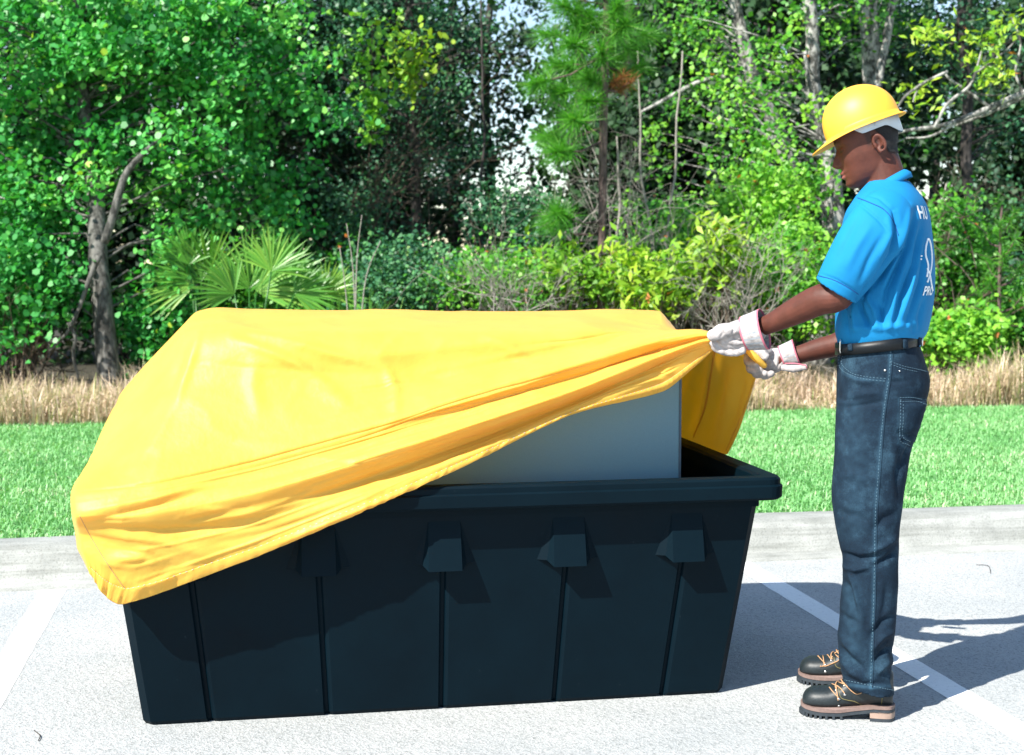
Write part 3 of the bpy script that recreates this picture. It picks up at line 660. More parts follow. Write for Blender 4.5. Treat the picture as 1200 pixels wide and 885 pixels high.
# shirt ---------------------------------------------------------------
sb = MB()
ST = sil([(407, 984, 1078, .158), (397, 982, 1081, .168), (386, 980, 1087, .178), (350, 981, 1094, .186), (310, 983, 1095, .19), (270, 988, 1091, .198), (250, 993, 1088, .198), (238, 1000, 1084, .180), (228, 1006, 1078, .145), (219, 1013, 1071, .10), (212, 1019, 1065, .074)])
sb.add(*sections(smooth_secs(ST, 34), 60, 2.3, R(-9)))
NS = [(1044, 240, -.135), (1034, 256, -.175), (1018, 282, -.205), (1000, 310, -.222), (980, 341, -.215)]
A = crom(np.array([[*mp(*p), *r] for p, r in zip(NS, [(.066, .056), (.080, .068), (.086, .074), (.080, .070), (.067, .060)])]), 20)
v, f = tube(A[:, :3], [tuple(x) for x in A[:, 3:]], 32, True, (0, 1, 0)); sb.add(v, f); s_end, s_ax = A[-1, :3], (A[-1, :3] - A[-2, :3]) / np.linalg.norm(A[-1, :3] - A[-2, :3])
FS = [(1044, 240, .135), (1034, 270, .19), (1024, 305, .225), (1014, 340, .235)]
A = crom(np.array([[*mp(*p), *r] for p, r in zip(FS, [(.07, .06), (.082, .07), (.080, .068), (.070, .060)])]), 20)
v, f = tube(A[:, :3], [tuple(x) for x in A[:, 3:]], 32, True, (0, 1, 0)); sb.add(v, f); f_end, f_ax = A[-1, :3], (A[-1, :3] - A[-2, :3]) / np.linalg.norm(A[-1, :3] - A[-2, :3])
shirt = fuse(sb, .004, 6)
fold(shirt, [
    ([(1048,246),(1052,268),(1046,300),(1020,340)],3.5,-.014), ([(1040,250),(1043,275),(1030,305)],4,.006),
    ([(1074,246),(1064,290),(1040,340),(1030,384)],3.0,-.013), ([(1080,262),(1072,310),(1056,350),(1046,386)],2.6,-.013), ([(1068,240),(1060,270),(1050,300),(1034,340)],3.2,.010),
    ([(1086,280),(1080,330),(1068,366),(1058,388)],2.6,-.010), ([(1062,300),(1050,340),(1042,384)],3,.009), ([(1078,290),(1066,340),(1054,380)],3,.008),
    ([(1004,346),(1010,365),(1022,388)],2.6,-.012), ([(1000,352),(1000,370),(1004,390)],3,.007), ([(1012,342),(1024,362),(1030,386)],3,.008), ([(990,360),(992,380),(996,394)],2.5,-.006),
    ([(1030,352),(1034,370),(1036,388)],2,-.008), ([(1020,330),(1012,345),(1010,356)],3,-.008),
    ([(1066,375),(1070,384),(1072,392)],3,-.005), ([(1083,350),(1078,372),(1076,390)],2.5,-.006), ([(988,384),(1035,384),(1085,380)],5,.007),
    ([(1022,262),(1004,290),(990,318)],5,.005), ([(1034,276),(1018,306),(1006,336)],4,-.005), ([(1010,250),(994,280),(978,312)],4,-.003), ([(1003,236),(1016,246),(1030,258),(1044,276)],1.6,-.004),
    ([(1013,228),(1030,232),(1046,246),(1053,266)],1.2,-.004), ([(961,321),(980,328),(1005,343)],1.3,-.0035)])
V = coords(shirt); fc = face_centres(shirt); fn = face_normals(shirt); keep = np.ones(len(fc), bool)
for e_, a_ in ((s_end, s_ax), (f_end, f_ax)):
    d = fc - e_; t = d @ a_; rad_ = np.linalg.norm(d - np.outer(t, a_), axis=1); keep &= ~((t > -.006) & (rad_ < .09) & (fn @ a_ > .55))
neck_c = (mp(1016, 212) + mp(1064, 212)) / 2
keep &= ~((fc[:, 2] > neck_c[2] - .006) & (fn[:, 2] > .8) & (np.hypot(fc[:, 0] - neck_c[0], fc[:, 1]) < .07)); keep &= ~((fc[:, 2] < mp(1030, 405)[2]) & (fn[:, 2] < -.6))
cull(shirt, keep); shirt_bvh = bvh_of(shirt)
so = obj('polo_shirt', solid(shirt, .0028, -1), M['shirt'], man)
# collar: a folded band round the neck
nC = 48; cv = []
for k_ in range(nC):
    a = 2 * math.pi * k_ / nC; ca, sa = math.cos(a), math.sin(a)
    b = (1 + ca) / 2                                   # 1 at the back, 0 at the throat
    ctr_low = mp(1037, 223); ctr_top = mp(1034, 213)
    low = ctr_low + np.array([ca * .076, sa * .083, .038 * b - .040 * (1 - b)]); top = ctr_top + np.array([ca * .062, sa * .064, .034 * b - .040 * (1 - b)])
    inn = top + np.array([-ca * .004, -sa * .004, -.035]); cv.append([inn, top + [-ca * .002, -sa * .002, -.003], top, top + (low - top) * .1 + [ca * .004, sa * .004, .001], (top + low) / 2 + [ca * .007, sa * .007, .003], low + [ca * .001, sa * .001, 0]])
cv = np.array(cv); v = cv.reshape(-1, 3); f = []
for k_ in range(nC):
    for j in range(5): f.append((k_ * 6 + j, ((k_ + 1) % nC) * 6 + j, ((k_ + 1) % nC) * 6 + j + 1, k_ * 6 + j + 1))
obj('collar', solid(mesh_vf(v, f), .003, 0), M['shirt'], man)
# seams
def strip(bvh, pts, w, n, mat, name, parent, off=.0012, dash=None, r=None):
    P_ = crom(np.array(pts, float), n); Q = [surf(bvh, x, y, off) for x, y in P_]; mb = MB()
    if dash is None: mb.tube([q[0] for q in Q], w, 5)
    else:
        L = [q[0] for q in Q]; acc = 0; on = True; seg = [L[0]]
        for a, b in zip(L[:-1], L[1:]):
            d = np.linalg.norm(b - a); acc += d
            if on: seg.append(b)
            if acc > (dash[0] if on else dash[1]):
                if on and len(seg) > 1: mb.tube(seg, w, 4)
                on = not on; acc = 0; seg = [b]
    o = obj(name, mb.mesh(), mat, parent)
    if dash is not None: o['kind'] = 'stuff'
    return o
strip(shirt_bvh, [(1005, 232), (1020, 238), (1036, 246), (1047, 260), (1053, 276)], .0011, 40, M['collar_dark'], 'shoulder_seam', so)
strip(shirt_bvh, [(959, 323), (976, 328), (992, 336), (1006, 345)], .0011, 30, M['collar_dark'], 'sleeve_seam', so)
# printing on the back of the shirt
def print_text(txt, h, y0, z0, shear=0.0, name='back_print', sx=1.0):
    cu = bpy.data.curves.new('txt', 'FONT'); cu.body = txt; cu.size = h / .72; cu.shear = shear; cu.offset = h * .035; o = bpy.data.objects.new('t', cu); scene.collection.objects.link(o)
    dg = bpy.context.evaluated_depsgraph_get(); me = bpy.data.meshes.new_from_object(o.evaluated_get(dg)); bpy.data.objects.remove(o)
    bm = bmesh.new(); bm.from_mesh(me); bmesh.ops.triangulate(bm, faces=bm.faces[:])
    for _ in range(3):
        long = [e for e in bm.edges if e.calc_length() > .008]
        if long: bmesh.ops.subdivide_edges(bm, edges=long, cuts=1); bmesh.ops.triangulate(bm, faces=bm.faces[:])
    for v in bm.verts:
        yy, zz = y0 + v.co.x * sx, z0 + v.co.y; h_ = shirt_bvh.ray_cast(Vector((.6, yy, zz)), Vector((-1, 0, 0)))
        p = (h_[0] + h_[1] * .0016) if h_[0] is not None else Vector((0, yy, zz)); v.co = p
    bm.to_mesh(me); bm.free(); me.materials.clear(); return obj(name, me, M['print'], so, smooth=False)
pa = surf(shirt_bvh, 1076, 252)[0]; pb = surf(shirt_bvh, 1080, 350)[0]; pc = surf(shirt_bvh, 1079, 300)[0]
print_text('HU', .037, pa[1], mp(1080, 256, pa[1])[2], sx=1.0)
print_text('PRO', .026, pb[1], mp(1084, 346, pb[1])[2], .35)
mb = MB()
for dz in (0, .009):
    q = [Vector((.6, pc[1] + t_, pc[2] - dz)) for t_ in np.linspace(0, .020, 6)]; q = [shirt_bvh.ray_cast(a, Vector((-1, 0, 0))) for a in q]; mb.tube([tuple(h_[0] + h_[1] * .001) for h_ in q if h_[0]], .0026, 5)
loop = [(.030, -.060), (.040, -.030), (.036, .0), (.046, .035), (.062, .05), (.078, .035), (.080, .0), (.066, -.03), (.045, -.06), (.034, -.075)]
for lp in (loop, [(.034, -.035), (.052, -.055), (.066, -.080), (.085, -.1)]):
    L = crom(np.array(lp), 40); q = [shirt_bvh.ray_cast(Vector((.6, pc[1] + a, pc[2] + b)), Vector((-1, 0, 0))) for a, b in L]; mb.tube([tuple(h_[0] + h_[1] * .001) for h_ in q if h_[0]], .003, 6)
obj('back_emblem', mb.mesh(), M['print'], so)

# jeans ---------------------------------------------------------------
JL = [(402, 983, 1078), (425, 982, 1085), (445, 981, 1090), (470, 980, 1087), (495, 979, 1080), (520, 978, 1071), (550, 976, 1064), (590, 975, 1058), (625, 981, 1054), (640, 984, 1054), (655, 987, 1053), (680, 987, 1053), (700, 985, 1052), (725, 984, 1050), (745, 982, 1048), (765, 983, 1045), (785, 986, 1045), (800, 989, 1048), (809, 991, 1048)]
jb = MB()
jb.add(*sections(smooth_secs(sil([(396, 985, 1076, .150), (404, 983, 1078, .160), (425, 982, 1085, .172), (448, 981, 1090, .182), (475, 981, 1084, .184), (500, 984, 1074, .172), (512, 992, 1064, .15)]), 24), 48, 2.4, R(-4)))
ends = []
for d0, d1 in ((-.088, -.135), (.085, .20)):
    ss = smooth_secs(leg_secs(JL[3:], d0, d1, lat=.82), 50); ss = [(c, b, min(a, .092)) for c, b, a in ss]; jb.add(*sections(ss, 36, 2.15)); ends.append(ss[-1][0])
jeans = fuse(jb, .0042, 5)
fold(jeans, [
    ([(984,648),(1006,655),(1030,652)],3.5,-.010), ([(986,662),(1002,668),(1020,664)],3,.009), ([(1052,628),(1036,640),(1016,648)],4,.009), ([(1052,645),(1036,658),(1022,664)],3.5,-.009),
    ([(984,676),(996,690),(1004,720)],3.5,-.008), ([(990,660),(1000,684),(1006,712)],3,.007), ([(1050,720),(1034,730),(1018,748)],4,-.010), ([(1050,740),(1034,746),(1020,764)],3.5,.010),
    ([(1048,756),(1036,764),(1022,778)],3.5,-.010), ([(1046,774),(1036,780),(1026,792)],3.5,.009), ([(984,756),(996,772),(1016,786)],3.5,-.009), ([(985,772),(998,788),(1014,796)],3.5,.008),
    ([(984,740),(992,756),(1006,770)],3.5,.007), ([(988,792),(1010,802),(1040,800)],2.5,-.006), ([(1078,512),(1066,530),(1056,552)],5,-.012), ([(1050,505),(1066,512),(1080,508)],4,-.010),
    ([(1056,520),(1052,560),(1054,590)],4,-.008), ([(984,468),(1010,462),(1036,460)],4,.005), ([(986,478),(1016,474),(1040,470)],3,-.005), ([(980,560),(1000,556),(1020,566)],5,.004),
    ([(976,600),(1000,604),(1020,612)],5,-.004), ([(1052,600),(1036,608),(1020,626)],5,-.006), ([(1034,440),(1046,448),(1066,446)],3,-.004), ([(990,440),(1010,448),(1030,446)],3,.004),
    ([(1000,690),(1010,720),(1008,748)],4,.005), ([(1040,680),(1038,710),(1030,730)],4,-.005), ([(982,715),(992,725),(1008,730)],3,-.005)])
jn = coords(jeans); jit = np.array([noise.noise(Vector(p * 16)) for p in jn]); set_co(jeans, jn + normals(jeans) * (jit * .0018)[:, None])
fc = face_centres(jeans); fn = face_normals(jeans); keep = ~((fc[:, 2] > mp(1030, 399)[2]) & (fn[:, 2] > .7))
for e_ in ends: keep &= ~((fc[:, 2] < e_[2] + .006) & (fn[:, 2] < -.6) & (np.hypot(fc[:, 0] - e_[0], fc[:, 1] - e_[1]) < .12))
ha, hb = mp(990, 800, -.13), mp(1048, 813, -.13)
keep &= fc[:, 2] > ha[2] + (hb[2] - ha[2]) * (fc[:, 0] - ha[0]) / (hb[0] - ha[0])
cull(jeans, keep); jv = coords(jeans); pz = ha[2] + (hb[2] - ha[2]) * (jv[:, 0] - ha[0]) / (hb[0] - ha[0]); k_ = jv[:, 2] < pz + .0055; jv[k_, 2] = pz[k_] + .001; set_co(jeans, jv)
jb_ = bvh_of(jeans)
jv = coords(jeans); X_, Y_ = px_of(jv); Wr = np.zeros(len(jv))
seam = [(1044, 408), (1042, 440), (1036, 480), (1032, 520), (1029, 560), (1026, 600), (1025, 650), (1024, 700), (1022, 750), (1020, 806)]
for pts, w, d in [(seam, 2.2, .55), ([(990, 802), (1020, 806), (1048, 804)], 2, .5), ([(983,420),(988,436),(1002,444),(1034,446)], 1.8, .4), ([(1000,480),(1005,560),(1000,620)], 14, .22), ([(996,690),(1000,730),(1000,770)], 10, .25), ([(1054,468),(1066,466),(1086,470)],2,.4), ([(1054,468),(1053,520),(1074,532)],1.8,.35)]:
    Wr += crease(X_, Y_, pts, w, d, False)
nn = np.array([noise.noise(Vector(p * 60)) for p in jv]); Wr = np.clip(Wr * (.75 + .6 * nn), 0, 1) * (normals(jeans)[:, 1] < .2)
jeans2 = solid(jeans, .003, -1); at_ = jeans2.attributes.new('wear', 'FLOAT', 'POINT') if 'wear' not in jeans2.attributes else jeans2.attributes['wear']
W2 = np.zeros(len(jeans2.vertices), np.float32); W2[:len(Wr)] = Wr; at_.data.foreach_set('value', W2)
jo = obj('jeans', jeans2, M['denim'], man)
dsh = (.0045, .0035)
strip(jb_, seam, .0009, 500, M['stitch'], 'seam_stitching', jo, .0006, dsh); strip(jb_, [(x + 2.5, y) for x, y in seam], .0013, 200, M['denim'], 'outer_seam', jo, .0006)
strip(jb_, [(990, 797), (1004, 800), (1022, 804), (1036, 807), (1047, 809)], .0009, 120, M['stitch'], 'hem_stitching', jo, .0006, dsh)
for o_ in (0, 3): strip(jb_, [(987 + o_, 412), (983 + o_, 422), (986 + o_, 433 - o_), (1000, 441 - o_), (1018, 445 - o_), (1040, 447 - o_)], .0008, 160, M['stitch'], 'pocket_stitching', jo, .0006, dsh)
def patch(bvh, corners, nu, nv, mat, name, parent, off=.002, thick=.0016):
    c = [np.array(p, float) for p in corners]; v = []
    for j in range(nv):
        for i in range(nu):
            u, w = i / (nu - 1), j / (nv - 1); p = (c[0] * (1 - u) + c[1] * u) * (1 - w) + (c[3] * (1 - u) + c[2] * u) * w; v.append(surf(bvh, p[0], p[1], off)[0])
    f = [(j * nu + i, j * nu + i + 1, (j + 1) * nu + i + 1, (j + 1) * nu + i) for j in range(nv - 1) for i in range(nu - 1)]
    return obj(name, solid(mesh_vf(v, f), thick, 0), mat, parent)
patch(jb_, [(1054, 465), (1087, 469), (1084, 521), (1053, 514)], 14, 18, M['denim'], 'back_pocket', jo)
for pts in ([(1054, 466), (1070, 466), (1087, 470)], [(1054, 471), (1070, 471), (1087, 475)], [(1055, 468), (1055, 490), (1054, 515), (1064, 521), (1076, 526)], [(1058, 474), (1058, 492), (1057, 512), (1066, 518)], [(1044, 424), (1058, 429), (1076, 433), (1088, 436)], [(1044, 427), (1058, 432), (1076, 436)]):
    strip(jb_, pts, .0008, 160, M['stitch'], 'pocket_stitching', jo, .0036 if pts[0][1] > 460 else .0006, dsh)
for px, py in ((1037, 434), (1054, 435)):
    p, nrm = surf(jb_, px, py, .001); mb = MB(); mb.tube([p, p + nrm * .002], .0035 if px < 1050 else .0022, 10); obj('rivet', mb.mesh(), M['metal'], jo)
# belt and loops
def belt():
    v = []; n = 64; f = []
    lo, hi = sil([(409, 981, 1078, .168)])[0], sil([(396, 981, 1079, .168)])[0]
    tl = mp(981, 412)[2] - mp(1079, 402)[2]; 
    prof = [(lo, 0), (lo, .003), (hi, .003), (hi, 0)]
    for (c, b, a), o_ in prof:
        for k_ in range(n):
            an = 2 * math.pi * k_ / n; ex = 2 / 2.4; ca, sa = math.cos(an), math.sin(an); x = math.copysign(abs(ca) ** ex, ca) * (b + o_ + .001); y = math.copysign(abs(sa) ** ex, sa) * (a + o_ + .001); rr = R(-5)
            X = x * math.cos(rr) - y * math.sin(rr); v.append((c[0] + X, x * math.sin(rr) + y * math.cos(rr), c[2] + X * .13))
    for i in range(4):
        for j in range(n): f.append((i * n + j, i * n + (j + 1) % n, ((i + 1) % 4) * n + (j + 1) % n, ((i + 1) % 4) * n + j))
    return mesh_vf(v, f)
bl = belt(); bb_ = bvh_of(bl); bo = obj('belt', bl, M['belt'], man)
for px in (996, 1060, 1078):
    c = [(px - 2.6, 393), (px + 2.6, 392), (px + 3.6, 415), (px - 1.6, 416)]; patch(bb_, [(x, min(y, 411)) for x, y in c], 4, 8, M['denim'], 'belt_loop', jo, .002, .003)
p, nrm = surf(bb_, 986, 406, .002); mb = MB(); mb.tube([p - [0, 0, .02], p + [-.002, 0, -.012], p + [-.002, 0, .012], p + [0, 0, .02]], .0025, 6); obj('buckle', mb.mesh(), M['metal'], bo)
p, nrm = surf(bb_, 1079, 400, .003); mb = MB().box(p[0] - .002, p[0] + .004, p[1] - .004, p[1] + .004, p[2] - .014, p[2] + .014); obj('belt_tip', mb.mesh(), M['metal'], bo)

# boots ---------------------------------------------------------------
def boot(dy, toe_px, heel_px, py, name_dy):
    xt, xh = mp(toe_px, py, dy - .04)[0], mp(heel_px, py, dy - .04)[0]; L = xh - xt; b = MB()
    def sec(t, w, z0, z1, ex=2.3):
        n = 28; an = np.arange(n) * 2 * math.pi / n; ca, sa = np.cos(an), np.sin(an); y = np.sign(ca) * np.abs(ca) ** (2 / ex) * w; z = np.sign(sa) * np.abs(sa) ** (2 / ex)
        z = np.where(z > 0, (z0 + (z1 - z0) * .42) + z * (z1 - z0) * .58, (z0 + (z1 - z0) * .42) + z * (z1 - z0) * .42)
        return [(xt + t * L, dy + y[i], z[i]) for i in range(n)]
    T = crom(np.array([[.02, .018, .034, .052], [.05, .034, .028, .068], [.12, .046, .026, .080], [.22, .0505, .025, .084], [.32, .050, .026, .088], [.42, .046, .028, .102], [.52, .041, .032, .128], [.62, .038, .036, .150], [.78, .036, .040, .155], [.92, .034, .042, .152], [.975, .026, .046, .140]]), 40)
    v = []; [v.extend(sec(*r)) for r in T]; n = 28; f = []
    for i in range(39):
        for j in range(n): f.append((i * n + j, (i + 1) * n + j, (i + 1) * n + (j + 1) % n, i * n + (j + 1) % n))
    f.append(tuple(range(n))); f.append(tuple(range(39 * n, 40 * n))[::-1]); f = [q[::-1] for q in f]; b.add(v, f)
    P_ = [(xt + L * .76, dy, .10), (xt + L * .75, dy, .13), (xt + L * .74, dy, .165)]; v, f = tube(P_, [(.054, .041), (.053, .040), (.050, .038)], 24, True, (0, 1, 0)); b.add(v, f)
    up_ = fuse(b, .0032, 4); V = coords(up_); Nn = normals(up_)
    # tongue dip, heel seam and vamp seam
    for pts, w, d in ([[(.40, .098), (.44, .060), (.52, .052), (.62, .046), (.68, .036)], .0028, -.0016], [[(.86, .045), (.87, .09), (.90, .14)], .0028, -.0016]):
        V = V + Nn * (crease((V[:, 0] - xt) / L * .29, V[:, 2], [(a * .29, c_) for a, c_ in pts], w, d, False) * (Nn[:, 1] ** 2 > .05))[:, None]
    set_co(up_, V); bo_ = obj('boot', up_, M['boot'], man); bv_ = bvh_of(up_)
    def outline(g):
        pts = []; A = crom(np.array([[0, .0], [.015, .022], [.07, .041], [.16, .050], [.27, .053], [.42, .047], [.58, .040], [.75, .0375], [.9, .036], [.97, .026], [1, 0]]), 40)
        A = [(t, w) for t, w in A]; return [(xt + t * L, dy - (w + (g if 0 < i < 39 else 0))) for i, (t, w) in enumerate(A)] + [(xt + t * L, dy + (w + (g if 0 < i < 39 else 0))) for i, (t, w) in list(enumerate(A))[::-1][1:-1]]
    def zc(x): t = (x - xt) / L; return .006 * max(0, 1 - t / .25) ** 2 + .016 * min(1, max(0, (t - .42) / .35))
    def slab(g, z0, z1, tmin=-1, tmax=2, flat0=None):
        o_ = [p for p in outline(g) if tmin <= (p[0] - xt) / L <= tmax]; n = len(o_); v = [(x, y, (zc(x) + z0) if flat0 is None else flat0) for x, y in o_] + [(x, y, zc(x) + z1) for x, y in o_]
        f = [(i, (i + 1) % n, n + (i + 1) % n, n + i) for i in range(n)] + [tuple(range(n))[::-1], tuple(range(n, 2 * n))]; return v, f
    m_ = MB(); m_.add(*slab(.002, .0215, .031)); obj('welt', m_.mesh(), M['welt'], bo_, smooth=False)
    m_ = MB(); m_.add(*slab(.0, .010, .0212))
    for i, (x, y) in enumerate(outline(.0005)):
        t = (x - xt) / L
        if t < .52 and i % 2 == 0: m_.box(x - .0035, x + .0035, y + (0 if y < dy else -.012), y + (.012 if y < dy else 0), max(.0, zc(x) * .6), zc(x) + .0105)
    m_.add(*slab(.0005, 0, .0, .70, 2, 0.0) if False else slab(.0005, .0, -.006, .70, 2, .0)); obj('sole', m_.mesh(), M['rubber'], bo_, smooth=False)
    m_ = MB(); o_ = [p for p in outline(.0) if (p[0] - xt) / L >= .70]; n = len(o_); zl, zh = .0101, .0285
    m_.add([(x, y, zl) for x, y in o_] + [(x, y, zh) for x, y in o_], [(i, (i + 1) % n, n + (i + 1) % n, n + i) for i in range(n)] + [tuple(range(n))[::-1], tuple(range(n, 2 * n))]); obj('heel_block', m_.mesh(), M['heel'], bo_, smooth=False)
    # laces: crossings over the instep with eyelets
    m_ = MB(); eye_list = []; prev = None
    for k_, t in enumerate((.40, .46, .52, .58, .64)):
        q = []
        for s_ in np.linspace(-1, 1, 9):
            h_ = bv_.ray_cast(Vector((xt + (t + .03 * abs(s_) * 0 + .02 * s_ * (-1) ** k_) * L, dy + s_ * .024, .3)), Vector((0, 0, -1)))
            if h_[0] is not None: q.append(tuple(h_[0] + h_[1] * .0025))
        # keep clear of the leg: use the front surface instead
        q = [];
        for s_ in np.linspace(-1, 1, 11):
            org = Vector((xt - .05, dy + s_ * .030, .085 + k_ * .018 + .35)); h_ = bv_.ray_cast(Vector((xt + (.36 + .045 * k_) * L - .10, dy + s_ * .030 , .10 + k_ * .014 + .10 + .006 * s_ * (-1) ** k_)), Vector((.707, 0, -.707)))
            if h_[0] is not None: q.append(tuple(h_[0] + h_[1] * .0022))
        if len(q) > 3:
            m_.tube(q, .0021, 6)
            for e in (q[0], q[-1]): m_.tube([e, (e[0] + .003, e[1] + (-.004 if e[1] < dy else .004), e[2] - .004)], .0021, 6); eye_list.append(e)
            if prev: m_.tube([prev[0], q[-1]], .0019, 5); m_.tube([prev[-1], q[0]], .0019, 5)
            prev = q
    for e in eye_list:
        e_ = MB(); e_.tube([np.array(e) - [0, .0, .006], np.array(e) - [0, .0, .0035]], .0042, 8); obj('eyelet', e_.mesh(), M['metal'], bo_)
    if prev:
        e = np.array(prev[0]); m_.tube(crom(np.array([e, e + [-.006, -.010, .006], e + [.006, -.016, -.004], e + [.024, -.016, -.010], e + [.038, -.013, -.006]]), 16), .0022, 6)
        e = np.array(prev[len(prev) // 2]); m_.tube(crom(np.array([e, e + [-.016, -.016, .006], e + [-.010, -.022, -.008], e + [.002, -.008, 0]]), 16), .0021, 6)
    obj('lace', m_.mesh(), M['lace'], bo_)
    ox, oy = (0, 0) if name_dy == 0 else (-16, -40)
    for pts in ([(972, 806), (977, 812), (983, 818)], [(975, 802), (984, 806), (990, 813)], [(983, 800), (991, 803), (997, 809), (1003, 813), (1009, 812), (1011, 808)], [(979, 804), (981, 812), (982, 821)]):
        q = [surf(bv_, x_ + ox, y_ + oy, .0022)[0] for x_, y_ in crom(np.array(pts, float), 14)]; mb_ = MB(); mb_.tube(q, .0017, 6); obj('lace', mb_.mesh(), M['lace'], bo_)
    for x_, y_ in ((983, 827), (983, 819), (990, 814)):
        p_, n_ = surf(bv_, x_ + ox, y_ + oy, .0); e_ = MB(); e_.tube([p_, p_ + n_ * .0028], .0042, 8); obj('eyelet', e_.mesh(), M['metal'], bo_)
    m_ = MB()
    for pts in ([(.405, .092), (.43, .068), (.50, .060), (.58, .055), (.66, .040)], [(.855, .048), (.865, .085), (.885, .125)]):
        q = []
        for a, c_ in crom(np.array(pts), 30):
            h_ = bv_.ray_cast(Vector((xt + a * L, dy - .2, c_)), Vector((0, 1, 0)))
            if h_[0] is not None: q.append(tuple(h_[0] + h_[1] * .0004))
        if len(q) > 2: m_ = MB(); m_.tube(q, .0009, 5); obj('boot_stitching', m_.mesh(), M['goldthread'], bo_)
boot(-.135, 937, 1049, 845, 0); boot(.195, 934, 1040, 806, 1)

# hard hat ------------------------------------------------------------
TT = R(21); QO = mp(1011, 148, 0); QA = np.array([-math.cos(TT), 0, -math.sin(TT)]); QU = np.array([-math.sin(TT), 0, math.cos(TT)])
def hq(a, y, u): return QO + QA * a + HY * y + QU * u
def hat():
    n = 96; v = []; f = []; th = np.arange(n) * 2 * math.pi / n; rings = []
    AF, AB, BW, HH = .112, .112, .098, .119
    for ph in np.linspace(0, 1, 26)[1:]:                      # crown
        rr = math.sin(ph * math.pi / 2); uz = HH * math.cos(ph * math.pi / 2) ** .86
        ring_ = []
        for t in th:
            c, s_ = math.cos(t), math.sin(t); a = (AF if c > 0 else AB) * rr * c; y = BW * rr * s_
            rid = .0035 * math.exp(-(y / .011) ** 2) * min(1, (1 - ph) * 4 + .1) + .002 * math.exp(-((abs(y) - .034) / .008) ** 2) * min(1, (1 - ph) * 4)
            ring_.append((a * (1 + rid * 3), y, uz + rid))
        rings.append(ring_)
    for o_, dz in ((.0, -.003), (.25, -.006), (.6, -.009), (1.0, -.0115), (1.03, -.0145), (.97, -.0148), (.6, -.0125), (.2, -.0095), (-.05, -.006), (-.05, .0)):
        ring_ = []
        for t in th:
            c, s_ = math.cos(t), math.sin(t); pk = .012 + .040 * max(0, c) ** 3 + .004 * max(0, -c) ** 2; a = (AF if c > 0 else AB) * c; y = BW * s_; L_ = math.hypot(a, y); k_ = 1 + o_ * pk / L_
            drop = dz + .004 * (1 - max(0, c) ** 2) * (1 if dz < -.002 else 0) - .013 * max(0, c) ** 3 * max(0, o_)
            ring_.append((a * k_, y * k_, drop if o_ >= -.01 or dz < -.001 else .0))
        rings.append(ring_)
    for k_ in (.93, .7, .3): rings.append([((AF - .004 if math.cos(t) > 0 else AB - .004) * math.cos(t) * math.sin(math.acos(1 - k_) if k_ < 1 else 0 + 1) if False else (AF - .006) * math.cos(t) * k_ ** .5, (BW - .006) * math.sin(t) * k_ ** .5, (HH - .005) * (1 - k_) ** .5) for t in th])
    for r_ in rings: v += [hq(*p) for p in r_]
    top = len(v); v.append(hq(0, 0, HH + .0035)); m = len(rings)
    for i in range(m - 1):
        for j in range(n): f.append((i * n + j, i * n + (j + 1) % n, (i + 1) * n + (j + 1) % n, (i + 1) * n + j))
    f += [(top, (j + 1) % n, j) for j in range(n)]; f.append(tuple(range((m - 1) * n, m * n)))
    return mesh_vf(v, f)
ho = obj('hard_hat', hat(), M['hat'], man)
# headband
v = []; n = 64; f = []
for k_ in range(n):
    t = 2 * math.pi * k_ / n; c, s_ = math.cos(t), math.sin(t); back = max(0, -c)
    a = (.098 if c > 0 else .104) * c; y = .086 * s_; top = .004; bot = -.022 - .006 * (abs(s_)) - .034 * sm(.55, 1, back); bot = -.001 + (bot + .001) * sm(.42, .05, c)
    v += [hq(a, y, top), hq(a * .985, y * .985, bot)]
for k_ in range(n): f.append((2 * k_, 2 * ((k_ + 1) % n), 2 * ((k_ + 1) % n) + 1, 2 * k_ + 1))
obj('headband', solid(mesh_vf(v, f), .0025, 0), M['strap'], ho)
mb = MB(); p = hq(-.035, -.0845, -.016); mb.box(p[0] - .002, p[0] + .002, p[1] - .004, p[1] + .0, p[2] - .006, p[2] + .010); obj('headband_clip', mb.mesh(), M['strap'], ho)

# gloves --------------------------------------------------------------
def finger(b, pts, r0, r1):
    A = crom(np.array([mp(*p) for p in pts]), 14); rr = list(np.linspace(r0, r1, 14)); v, f = tube(*capsule(A, rr, k=4), n=14); b.add(v, f)
def cuff(c0, c1, r0, r1, dy0, dy1, name='cuff'):
    a, b = mp(*c0, dy0), mp(*c1, dy1); n = 60; m = 12; v = []; f = []; mi = []
    ax_ = (b - a) / np.linalg.norm(b - a); ref = np.array([0, 1., 0]); ref -= ax_ * (ref @ ax_); ref /= np.linalg.norm(ref); sd = np.cross(ref, ax_)
    for i in range(m):
        t = i / (m - 1); c = a + (b - a) * t
        for j in range(n):
            an = 2 * math.pi * j / n; r_ = (r0 + (r1 - r0) * t) * (1 + .03 * math.sin(3 * an + t * 2)); v.append(c + sd * (math.cos(an) * r_) + ref * (math.sin(an) * r_ * .8))
    for i in range(m - 1):
        for j in range(n): f.append((i * n + j, i * n + (j + 1) % n, (i + 1) * n + (j + 1) % n, (i + 1) * n + j)); mi.append(1 if i == m - 2 else (1 if i < 1 else (2 if j % 3 == 0 else 0)))
    me = mesh_vf(v, f); [me.materials.append(M[k_]) for k_ in ('glove', 'pink', 'palmleather')]; me.polygons.foreach_set('material_index', np.array(mi, np.int32))
    return solid(me, .003, 0)
g = MB()                                             # near hand: thumb along the cloth, fingers closed under it
g.add(*limb([(886, 386, -.105), (872, 391, -.10), (860, 394, -.095), (851, 396, -.09)], [(.040, .030), (.045, .032), (.043, .032), (.034, .028)]))
finger(g, [(872, 384, -.125), (858, 386, -.128), (846, 390, -.120), (836, 393, -.112)], .020, .0195)
